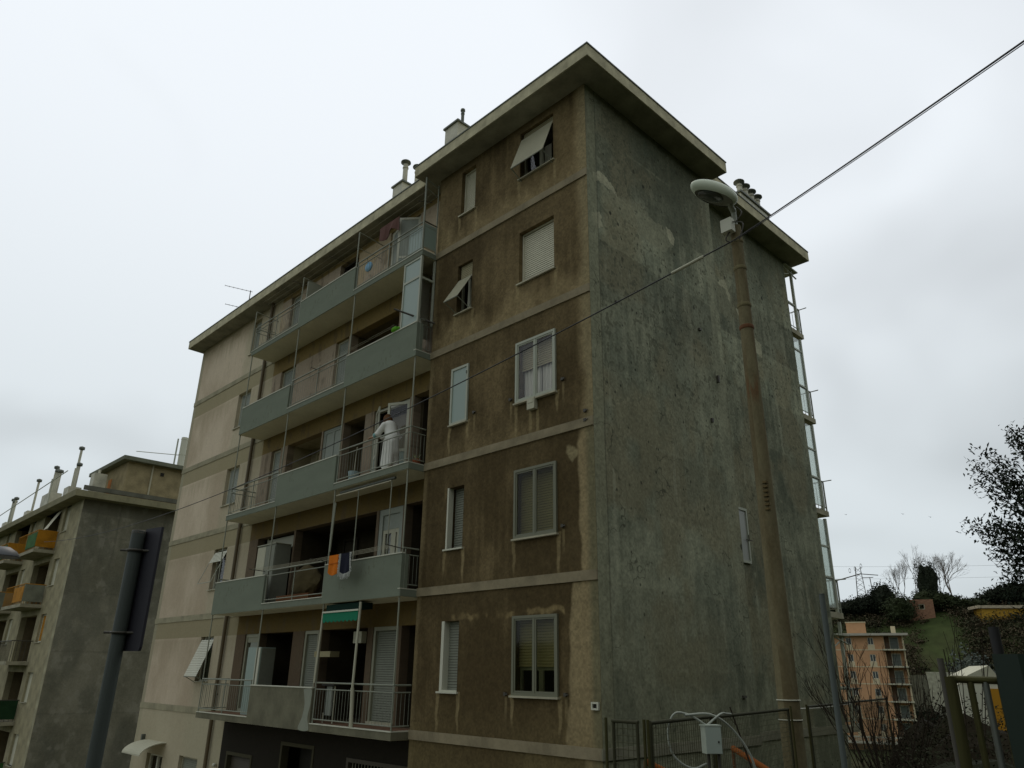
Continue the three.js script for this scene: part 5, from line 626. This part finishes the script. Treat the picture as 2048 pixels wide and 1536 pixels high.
{ // overgrown scrub on the slope between the fence and the valley
  const farA = (px, d) => farAt(px, d); let k = 0;
  for (const [px, d, top, rx] of [[1675, 15, -0.1, 1.4], [1735, 17, -0.35, 1.6], [1810, 15, 0.35, 1.3], [1860, 14, 0.86, 1.2], [1905, 13, 0.95, 1.2], [1955, 12, 0.97, 1.2], [2010, 12, 0.9, 1.3], [2080, 12, 1.0, 1.5]]) { const [x, z] = farA(px, d); const l = ['below the pink building beside the steel pole', 'under the white terrace of the pink building', 'below the right corner of the pink building', 'below the pale concrete wall', 'left behind the olive gate', 'behind the bars of the olive gate', 'behind the black post', 'behind the dark green sheet'][k++]; leafyMass('scrub_bush', 'dark brownish tangled bush ' + l, 'bush', [x, top - 1.6, z], rx, 1.75, rx, 11000, 0.05, k % 2 ? [0.024, 0.023, 0.011] : [0.03, 0.024, 0.014]); }
}
// far trees on the ridge and slope
function ridgeTree(px, d, w, h, n, col, label, cat_ = 'tree', lift = 0.12) {
  const [x, z] = farAt(px, d), y = hgt(x, z) - 0.5, lf = [], L = Math.max(0.4, w * 0.065); const t = thing('ridge_tree', label, cat_, 'dark trees and bushes along the hilltop');
  for (let i = 0; i < n; i++) { const u = V(rr(-1, 1), rr(-1, 1), rr(-1, 1)).normalize().multiplyScalar(Math.pow(rnd(), 0.45)); const k = 0.62 + 0.8 * fbm(u.x * 2.2 + px, u.y * 2.4 + u.z * 2, 3); leafG(lf, V(x + u.x * w / 2 * k, y + h * lift + h * (1 - lift) / 2 * (1 + u.y * k), z + u.z * w / 2 * k), V(rr(-0.8, 0.8), 1, rr(-0.8, 0.8)).normalize(), L * rr(0.7, 1.3), L * 0.7); }
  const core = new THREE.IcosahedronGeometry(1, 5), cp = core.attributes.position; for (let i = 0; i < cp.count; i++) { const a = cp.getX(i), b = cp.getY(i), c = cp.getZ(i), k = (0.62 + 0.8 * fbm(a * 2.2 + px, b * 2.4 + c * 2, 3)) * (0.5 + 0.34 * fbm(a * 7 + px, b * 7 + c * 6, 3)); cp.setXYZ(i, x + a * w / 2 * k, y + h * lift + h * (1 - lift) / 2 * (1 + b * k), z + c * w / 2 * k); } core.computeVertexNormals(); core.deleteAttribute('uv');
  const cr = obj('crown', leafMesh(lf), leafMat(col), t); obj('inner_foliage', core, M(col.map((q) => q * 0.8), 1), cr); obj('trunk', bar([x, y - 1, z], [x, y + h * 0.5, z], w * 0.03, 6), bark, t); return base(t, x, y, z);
}
const dk = [0.02, 0.026, 0.016], md = [0.032, 0.042, 0.018], ol = [0.045, 0.055, 0.02];
[[1672, 7, 4], [1690, 7, 4.5], [1708, 8, 5], [1722, 8, 5.5], [1738, 8, 6.5], [1752, 8, 7]].forEach(([px, w, h], i) => ridgeTree(px, 246, w, h, 900, dk, ['first', 'second', 'third', 'fourth', 'fifth', 'sixth'][i] + ' dark rounded bush from the left along the hilltop skyline below the pylon'));
ridgeTree(1778, 244, 8.5, 10.5, 1600, dk, 'round dark tree standing out on the hilltop right of the pylon'); ridgeTree(1812, 236, 9, 8.5, 1600, md, 'broad dark bush left of the ruined house'); ridgeTree(1877, 247, 7, 15, 1900, dk, 'tall dark ivy covered tree column among the bare trees', 'tree', 0.02);
[[1862, 8, 7], [1895, 8, 6], [1915, 8, 5], [1940, 9, 4], [1965, 8, 3.5]].forEach(([px, w, h], i) => ridgeTree(px, 244, w, h, 900, md, ['first', 'second', 'third', 'fourth', 'fifth'][i] + ' green bush on the hilltop counting right from the ruined house'));
[[1998, 10, 4.5], [2020, 10, 6], [2042, 11, 6], [2062, 12, 7]].forEach(([px, w, h], i) => ridgeTree(px, 250, w, h, 900, dk, ['first', 'second', 'third', 'fourth'][i] + ' dark bush from the left on the skyline behind the yellow building'));
for (const [col, off, name, label] of [[[0.04, 0.043, 0.02], 3, 'hillside_scrub', 'rough dark green scrub covering the hillside'], [[0.062, 0.05, 0.028], 60, 'dry_scrub', 'dry brownish scrub and bramble patches covering the hillside']]) { // reads as one rough mass over the slope
  const lf = []; for (let i = 0; i < 1100; i++) { const px = rr(1600, 2120), d = rr(176, 258), [x, z] = farAt(px, d); if (fbm(x * 0.05 + off, z * 0.05 + 8, 3) < (Math.abs(px - 1885) < 45 ? 0.52 : 0.38)) continue; const y = hgt(x, z), w = rr(0.9, 3.6), h = w * rr(0.4, 1.0); for (let k = 0; k < 60; k++) { const u = V(rr(-1, 1), rr(-0.3, 1), rr(-1, 1)).normalize().multiplyScalar(Math.pow(rnd(), 0.4)); leafG(lf, V(x + u.x * w, y + u.y * h, z + u.z * w), V(rr(-0.8, 0.8), 1, rr(-0.8, 0.8)).normalize(), rr(0.3, 0.8), 0.4); } }
  const o = solo(name, leafMesh(lf), leafMat(col), label, 'scrub'); o.userData.kind = 'stuff';
}
ridgeTree(1862, 186, 11, 10, 1500, [0.035, 0.032, 0.02], 'brownish dark tree crown on the slope right of the pink building'); ridgeTree(1925, 184, 10, 17, 1900, [0.085, 0.1, 0.085], 'pale grey green tree on the slope behind the olive gate'); ridgeTree(1985, 176, 26, 9, 1500, [0.06, 0.055, 0.035], 'brownish scrub above the white shed');
ridgeTree(1822, 172, 9, 8, 1200, dk, 'dark bush beside the right corner of the pink building'); ridgeTree(1850, 168, 12, 3.5, 1300, dk, 'dark bush below the concrete wall');
function bareTree(px, d, L, r, depth, label, seedSpread = 0.42) { const [x, z] = farAt(px, d), y = hgt(x, z) - 0.5, out = []; branchG(out, V(x, y, z), V(rr(-0.1, 0.1), 1, rr(-0.1, 0.1)).normalize(), L, r, depth, seedSpread, 0.18); const t = thing('bare_tree', label, 'tree', 'leafless trees on the hilltop'); obj('branches', out, barkGrey, t); return base(t, x, y, z); }
bareTree(1803, 250, 3.6, 0.17, 7, 'leafless grey tree on the hilltop, leftmost of the bare trees'); bareTree(1822, 250, 3.8, 0.17, 7, 'leafless slim grey tree on the hilltop between the bare trees'); bareTree(1845, 252, 3.8, 0.17, 7, 'leafless grey tree just left of the ivy covered tree'); bareTree(1899, 252, 3.5, 0.16, 7, 'leafless grey tree just right of the ivy covered tree'); bareTree(1924, 246, 4.6, 0.26, 7, 'largest leafless tree with a wide fine crown, rightmost on the hilltop', 0.5);
// ---------------------------------------------------------------- far buildings
{ // pink apartment building in the valley
  const t = thing('pink_building', 'salmon pink apartment building with corner balconies down in the valley', 'apartment building'); const A = [-44.17, -113.15], Bp = [-34.99, -116.69]; const ux = (Bp[0] - A[0]), uz = (Bp[1] - A[1]), W = Math.hypot(ux, uz) * 1.0; const ang = Math.atan2(-uz, ux);
  const Wd = W * 1.24, y1 = 9.2, yb = -16; const fl = [6.65, 3.6, 0.55, -2.5, -5.55, -8.6];
  const pink = MS([0.52, 0.3, 0.18]), cream = MS([0.58, 0.5, 0.37]); const H = []; const wx = [1.6, 5.5]; for (const f of fl) for (const x of wx) H.push([x, x + 1.0, f + 0.9, f + 2.2]);
  obj('wall', [wallZ(-3, Wd - 3.9, yb, y1, 0, 0.3, H), bx(-3, Wd - 0.7, yb, y1, -9, -1.8)], pink, t); obj('wall', [bx(Wd - 3.9, Wd - 3.8, yb, y1, -1.8, -0.3), bx(Wd - 0.7, Wd - 0.45, yb, y1, -9, 0)], cream, t);
  for (const f of fl) { for (const x of wx) { obj('window_panel', bx(x - 0.12, x + 1.12, f + 0.05, f + 0.88, 0.002, 0.03), cream, t); const w = obj('window', frameRect(x, x + 1.0, f + 0.9, f + 2.2, -0.15, -0.08, 0.1), mat.white, t); obj('pane', bx(x + 0.1, x + 0.9, f + 1.0, f + 2.1, -0.13, -0.12), M([0.07, 0.08, 0.09], 0.2), w); obj('sash_bar', bx(x + 0.45, x + 0.55, f + 1.0, f + 2.1, -0.119, -0.1), mat.white, w); }
    obj('floor_band', bx(-3, Wd - 3.9, f - 0.12, f + 0.06, 0.002, 0.06), cream, t); const b = obj('balcony', bx(Wd - 4.3, Wd - 0.3, f - 0.14, f + 0.1, -1.8, 1.0), mat.offwhite, t); const n = 20; obj('railing', [bx(Wd - 4.3, Wd - 0.3, f + 0.98, f + 1.04, 0.93, 0.98), ...[...Array(n)].map((_, i) => bar([Wd - 4.25 + i * 0.2, f + 0.1, 0.95], [Wd - 4.25 + i * 0.2, f + 1.0, 0.95], 0.018, 4))], mat.iron, b); const d = obj('balcony_door', frameRect(Wd - 2.9, Wd - 1.3, f + 0.1, f + 2.4, -1.79, -1.72, 0.12), mat.white, t); obj('pane', bx(Wd - 2.78, Wd - 1.42, f + 0.2, f + 2.3, -1.78, -1.77), M([0.14, 0.17, 0.165], 0.3), d); obj('balcony_back', bx(Wd - 3.8, Wd - 2.92, f + 0.1, f + 2.8, -1.795, -1.76), M([0.16, 0.1, 0.07]), t); }
  obj('roof', bx(-3.4, Wd + 0.4, y1, y1 + 0.42, -9.5, 1.3), MS([0.4, 0.38, 0.35]), t); obj('stair_head', bx(2.0, 5.5, y1 + 0.42, y1 + 2.5, -4, -1), pink, t); obj('chimney', [bx(9.9, 10.7, y1 + 0.42, y1 + 1.8, -2, -1.3)], cream, t); obj('roof_edge', bx(1.9, 5.6, y1 + 2.5, y1 + 2.68, -4.1, -0.9), cream, t);
  obj('terrace', [bx(-1, Wd - 3, -9.6, -9.4, 0.3, 4), ...[...Array(26)].map((_, i) => bx(-1 + i * 0.36, -0.86 + i * 0.36, -9.4, -8.6, 3.8, 3.95)), bx(-1, Wd - 3, -8.6, -8.4, 3.75, 4)], mat.white, t);
  t.position.set(8.96 + (A[0] - 8.96) * 1.24, 0, 10.95 + (A[1] - 10.95) * 1.24); t.rotation.y = ang;
}
{ // ruined house and yellow wall on the hill, pylon, white shed, concrete wall
  const [x, z] = farAt(1853, 238), y = hgt(x, z); const t = thing('ruined_house', 'small roofless pinkish brick house on the hilltop', 'house'); const g = wallZ(-3.2, 3.2, -1, 5.2, 0, 0.4, [[-0.4, 1.0, 2.6, 4.0]]); obj('wall', [g, bx(-3.2, -2.8, -1, 4.4, -5, -0.4), bx(2.8, 3.2, -1, 5.0, -5, -0.4)], MB([0.24, 0.135, 0.095]), t); obj('window', frameRect(-0.4, 1.0, 2.6, 4.0, -0.3, -0.1, 0.14), mat.sill, t); t.position.set(x, y, z); t.rotation.y = 0.4;
  const [yx, yz] = farAt(2052, 236), yy = hgt(yx, yz); const yw = thing('yellow_building', 'long low yellow walled building with pale flat roof on the hill', 'building'); obj('wall', bx(-9, 14, -14, 2.4, -5, 0), MS([0.42, 0.25, 0.04]), yw); obj('roof', bx(-10.0, 14.5, 2.4, 3.1, -6, 0.6), MB([0.42, 0.37, 0.3]), yw); yw.position.set(yx, 16.3, yz); yw.rotation.y = 0.62;
  const [px, pz] = farAt(1738, 262), py = hgt(px, pz); const pl = thing('pylon', 'small lattice electricity pylon with crossarms on the hilltop', 'pylon'); const legs = []; for (const [a, b] of [[-1, -1], [1, -1], [1, 1], [-1, 1]]) legs.push(bar([a * 1.6, -2, b * 1.6], [a * 0.7, 12.2, b * 0.7], 0.09, 4)); for (let k = 0; k < 8; k++) { const y0 = k * 1.5, r0 = 1.5 - 0.8 * y0 / 12, r1 = 1.5 - 0.8 * (y0 + 1.5) / 12; legs.push(bar([-r0, y0, r0], [r1, y0 + 1.5, r1], 0.05, 4), bar([r0, y0, r0], [-r1, y0 + 1.5, r1], 0.05, 4), bar([r0, y0, -r0], [r1, y0 + 1.5, r1], 0.05, 4)); } obj('tower', legs, mat.iron, pl); obj('crossarm', [bar([-7, 8.2, 1], [0.5, 10.2, 0], 0.16, 4), bar([0.5, 10.2, 0], [5.5, 9.6, 0], 0.12, 4), bar([1, 9, 0], [4, 9.0, 0], 0.1, 4)], mat.iron, pl); obj('insulator', [[-2.4, 11.3], [-0.8, 11.8], [1, 12.6]].map(([a, h]) => { const q = new THREE.TorusGeometry(0.4, 0.07, 5, 14); q.scale(0.7, 1.6, 1); q.translate(a, h, 0); return q; }), mat.iron, pl); obj('strut', [bar([-6.8, 8.2, 1], [-6.3, 0, 1.2], 0.1, 4), bar([3, 9, 0], [3.4, 0, 0], 0.12, 4)], mat.iron, pl); pl.position.set(px, py, pz); pl.rotation.y = 0.35;
  const far = (p, d, yv) => { const [a, b] = farAt(p, d); return [a, yv, b]; };
  for (const [ya, yb, l] of [[38.4, 31, 'upper'], [34, 28.2, 'lower']]) solo('power_line', [cat(far(1500, 280, ya), far(2300, 255, yb), 1.0, 0.028)], M([0.2, 0.21, 0.22]), `${l} thin power line crossing the sky above the hilltop`, 'power line');
  const [sx, sz] = farAt(1945, 60), sy = 1.2; const sh = thing('white_shed', 'low white building with an orange door behind the olive gate', 'shed'); obj('wall', bx(-1.3, 1.3, -5, 0.9, -4, 0), mat.white, sh); const rs = new THREE.Shape([[-1.4, 0.9], [1.4, 0.9], [0.6, 2.1], [-0.7, 1.5]].map((q) => new THREE.Vector2(...q))); const rg = new THREE.ExtrudeGeometry(rs, { depth: 4, bevelEnabled: false }); rg.translate(0, 0, -4); obj('roof', rg, mat.offwhite, sh); obj('door', bx(0.2, 1.2, -2.6, 0.7, 0.002, 0.1), M([0.4, 0.2, 0.02], 0.7), sh); obj('yellow_panel', [bx(1.35, 1.9, -3.6, 0.3, -0.5, 0)], M([0.6, 0.33, 0.02], 0.7), sh); sh.position.set(sx, sy - 1.0, sz); sh.rotation.y = 0.55;
  const [cx, cz] = farAt(1882, 172); const cw = thing('concrete_wall', 'pale concrete retaining wall at the foot of the green hillside', 'wall'); obj('wall', bx(-3.6, 6, -8, 3.0, -0.5, 0), MB([0.4, 0.4, 0.34]), cw); obj('lower_wall', bx(-10, -3.6, -8, 2.4, -0.5, 0), MB([0.16, 0.16, 0.13]), cw); cw.position.set(cx, -0.2, cz); cw.rotation.y = 0.5;
  for (const [q, yv, l] of [[1731, 48.5, 'dark bird in flight, leftmost of three above the hill'], [1851, 47.5, 'dark bird in flight in the middle above the hill'], [1908, 46, 'dark bird in flight, rightmost of three above the hill']]) { const [bx0, bz0] = farAt(q, 250); const b = thing('bird', l, 'bird'); const body = new THREE.SphereGeometry(0.5, 8, 6); body.scale(0.32, 0.3, 0.9); obj('body', body, mat.dark, b); obj('wing', quadG([[[0, 0, 0.2], [-0.9, 0.3, 0], [-0.9, 0.3, -0.25], [0, 0, -0.2], [0, 0], [1, 0], [1, 1], [0, 1]], [[0.9, 0.3, 0], [0, 0, 0.2], [0, 0, -0.2], [0.9, 0.3, -0.25], [0, 0], [1, 0], [1, 1], [0, 1]]]), mat.dark, b); b.position.set(bx0, yv, bz0); b.rotation.y = 0.8; b.scale.setScalar(0.6); }
}
{ // the second grey apartment block at the left
  const t = thing('grey_apartment_block', 'second grey apartment block at the left with orange and green balcony panels', 'apartment building'); const xc = -36, zf = -0.3, yR = 9.95;
  const NG = tex(512, 1024, (u, v) => { const s = u * 10, y = v * 24; const n = fbm(s * 0.6 + 4, y * 0.5 + 7, 5), n2 = fbm(s * 3, y * 2.4, 4), st = fbm(s * 6, y * 0.4, 3); let c = mix3([0.135, 0.13, 0.09], [0.205, 0.195, 0.14], sst(0.3, 0.7, n * 0.6 + n2 * 0.3 + st * 0.1)); c = mix3(c, [0.085, 0.088, 0.066], 0.4 * sst(0.5, 0.68, fbm(s * 0.9 + 33, y * 0.5 + 3, 5))); c = mix3(c, [0.09, 0.085, 0.06], 0.5 * sst(0.55, 0.72, fbm(s * 6 + 3, y * 0.3, 4)) * sst(0.75, 1, v)); { const dl = Math.abs(((y + 0.1 * n2) / 2.95) % 1 - 0.5); c = mix3(c, [0.1, 0.096, 0.07], 0.35 * sst(0.02, 0.004, dl)); } const g9 = 0.85 + 0.3 * fbm(s * 20, y * 20, 2); c = c.map((q) => q * g9); c = mix3(c, [0.27, 0.26, 0.2], 0.35 * sst(0.6, 0.76, n2)); c = mix3(c, [0.36, 0.35, 0.27], 0.55 * sst(5.6, 6.1, s)); if (s > 6.55 && s < 7.3) c = mix3(c, [0.2, 0.2, 0.15], 0.7); if (v > 0.97) c = mix3(c, [0.1, 0.095, 0.07], 0.5); return c; });
  const g = quadG([[[xc, -14, zf], [xc, -14, -10], [xc, yR, -10], [xc, yR, zf], [0, 0], [1, 0], [1, 1], [0, 1]]]); obj('wall', g, new THREE.MeshPhysicalMaterial({ map: NG, roughness: 0.95, specularIntensity: 0.3, bumpMap: rep(GRAIN, 6, 14), bumpScale: 0.006 }), t);
  const fl = [7.45, 4.5, 1.55, -1.4, -4.35], H = [], cols = [[-39.35, -38.3], [-46.6, -45.6], [-53, -52]]; for (const f of fl) { for (const [a, b] of cols) H.push([a, b, f + 1.05, f + 2.5]); for (const a of [-43.6, -50.5]) H.push([a, a + 3.4, f + 0.1, f + 2.5]); }
  obj('wall', [wallZ(-62, xc - 0.004, -14, yR, zf - 0.003, 0.3, H), bx(-62, xc - 0.01, -14, yR, -10, -9.8)], MB([0.33, 0.3, 0.215]), t);
  obj('corner_strip', bx(xc - 0.35, xc + 0.004, -14, yR, zf, zf + 0.02), MB([0.36, 0.34, 0.26]), t);
  const orange = MB([0.42, 0.19, 0.018], 0.8), green = MB([0.045, 0.13, 0.04], 0.8), gry = MB([0.2, 0.21, 0.18]), dgreen = MB([0.015, 0.045, 0.02], 0.8);
  fl.forEach((f, i) => {
    cols.forEach(([a, b], k) => { const w = obj('window', frameRect(a, b, f + 1.05, f + 2.5, zf - 0.2, zf - 0.12, 0.07), mat.white, t); obj('shutter', slats(a + 0.07, b - 0.07, f + 1.1, f + 2.42, zf - 0.13, 0.09), i === 2 && k === 0 ? orange : mat.shut, w); obj('sill', sillG(a, b, f + 1.05, zf), mat.sill, w); });
    for (const a of [-43.6, -50.5]) { const r = obj('loggia_recess', [bx(a, a + 3.4, f + 0.1, f + 2.5, zf - 1.5, zf - 1.45), bx(a - 0.05, a, f + 0.1, f + 2.5, zf - 1.45, zf - 0.3), bx(a + 3.4, a + 3.45, f + 0.1, f + 2.5, zf - 1.45, zf - 0.3), bx(a, a + 3.4, f + 2.5, f + 2.55, zf - 1.45, zf - 0.3), bx(a, a + 3.4, f + 0.05, f + 0.1, zf - 1.45, zf - 0.3)], mat.room, t); obj('door', frameRect(a + 0.6, a + 1.5, f + 0.1, f + 2.3, zf - 1.44, zf - 1.38, 0.1), mat.offwhite, r);
      const b = obj('balcony', bx(a - 0.4, a + 3.9, f - 0.1, f + 0.08, zf, 0.75), mat.concrete, t); const m1 = i === 0 ? orange : i === 1 ? gry : i === 3 ? dgreen : i === 2 ? null : green, m2 = i === 0 ? green : i === 1 ? orange : i === 3 ? dgreen : null;
      if (m1) obj('side_panel', bx(a + 3.84, a + 3.9, f + 0.2, f + 1.1, zf + 0.05, 0.72), m1, b); if (m2) obj('front_panel', bx(a + 1.8, a + 3.84, f + 0.2, f + 1.0, 0.68, 0.74), m2, b);
      obj('railing', [bar([a - 0.4, f + 1.12, 0.7], [a + 3.87, f + 1.12, 0.7], 0.025), bar([a + 3.87, f + 1.12, 0.7], [a + 3.87, f + 1.12, zf], 0.025), ...[...Array(20)].map((_, k) => bar([a - 0.38 + k * 0.22, f + 0.08, 0.7], [a - 0.38 + k * 0.22, f + 1.12, 0.7], 0.012, 4)), ...[...Array(5)].map((_, k) => bar([a + 3.87, f + 0.08, zf + 0.1 + k * 0.2], [a + 3.87, f + 1.12, zf + 0.1 + k * 0.2], 0.012, 4))], i < 2 ? orange : mat.iron, b);
    }
  });
  obj('shutter_awning', [quadG([[[-40.9, 9.85, zf + 0.02], [-40.9, 8.75, zf + 0.55], [-40.0, 8.75, zf + 0.55], [-40.0, 9.85, zf + 0.02], [0, 0], [1, 0], [1, 1], [0, 1]]])], mat.shut, t);
  const rf2 = obj('roof', slab([[xc + 0.62, zf + 0.65], [xc + 0.62, -11], [-62.5, -11], [-62.5, zf + 0.65]], yR, yR + 0.34), MB([0.24, 0.225, 0.155]), t); obj('tar_edge', [bx(xc + 0.5, xc + 0.64, yR + 0.38, yR + 0.62, -11, zf + 0.3)], MB([0.12, 0.12, 0.105]), rf2);
  const ph = obj('penthouse', bx(-43, -37.3, yR + 0.38, 12.75, -9, -2.5), MB([0.28, 0.235, 0.15]), t); obj('penthouse_roof', slab([[-36.9, -2.1], [-36.9, -9.5], [-43.4, -9.5], [-43.4, -2.1]], 12.75, 12.98), MB([0.16, 0.17, 0.14]), ph); obj('rust_stain_panel', bx(-40.4, -39.8, 10.9, 12.1, -2.5, -2.48), MB([0.38, 0.15, 0.05]), ph); obj('vent', bx(-37.3, -37.26, 12.2, 12.4, -4.6, -4.4), mat.dark, ph); obj('downpipe', bar([-37.26, 10.3, -3.9], [-37.26, 12.75, -3.9], 0.05, 8), mat.sill, ph);
  const ch = (x, z, w, h, pipes) => { const c = obj('chimney', bx(x - w / 2, x + w / 2, yR + 0.3, h, z - 0.35, z + 0.35), mat.flue, t); for (const [dx, hh, cap] of pipes) { obj('flue', bar([x + dx, h, z], [x + dx, hh, z], 0.075, 8), mat.flue, c); if (cap) obj('flue_cowl', lathe([[0, 0.12], [0.17, 0.05], [0.17, -0.1], [0.08, -0.14]], x + dx, hh + 0.05, z, 10), mat.cap, c); } };
  ch(-41.9, -1.0, 1.0, 11.6, [[-0.3, 12.9, 0], [0.0, 14.1, 1], [0.32, 13.0, 1]]); ch(-46.6, -1.0, 1.9, 11.9, [[-0.8, 13.1, 0], [-0.45, 13.8, 1], [0.0, 13.5, 1], [0.42, 13.4, 1], [0.85, 13.3, 1]]); ch(-51.2, -1.0, 0.9, 11.4, [[0, 13.6, 1]]); ch(-57.5, -1.0, 1.0, 11.4, [[-0.4, 13.2, 1], [0.1, 13.0, 1], [0.4, 13.2, 1]]); ch(-39.2, -1.6, 0.7, 12.1, [[-0.1, 12.4, 0]]);
  obj('tall_flue', [bar([-38, yR + 0.38, -5.7], [-38, 15.05, -5.7], 0.2, 14), ...[0, 1, 2, 3, 4].map((k) => bar([-38, 10.9 + k, -5.7], [-38, 10.96 + k, -5.7], 0.215, 14))], mat.white, t); obj('pipe', [bar([-38, 13.6, -3.0], [-38, 13.9, -5.7], 0.022), bar([-38, 13.2, -5.3], [-38, 14.9, -5.3], 0.05)], mat.alu, t); obj('roof_railing', [bar([-41, 12.4, -0.3], [-60, 11.8, -0.3], 0.03), bar([-54, 10.3, -0.3], [-54, 12.2, -0.3], 0.04), bar([-44, 10.3, -0.3], [-44, 12.4, -0.3], 0.03)], mat.alu, t); obj('roof_screen', bx(-54, -51.8, 10.35, 11.6, -1.2, -1.1), MB([0.06, 0.11, 0.07]), t);
  base(t, -45, -9, -5);
}
renderer.render(scene, camera);
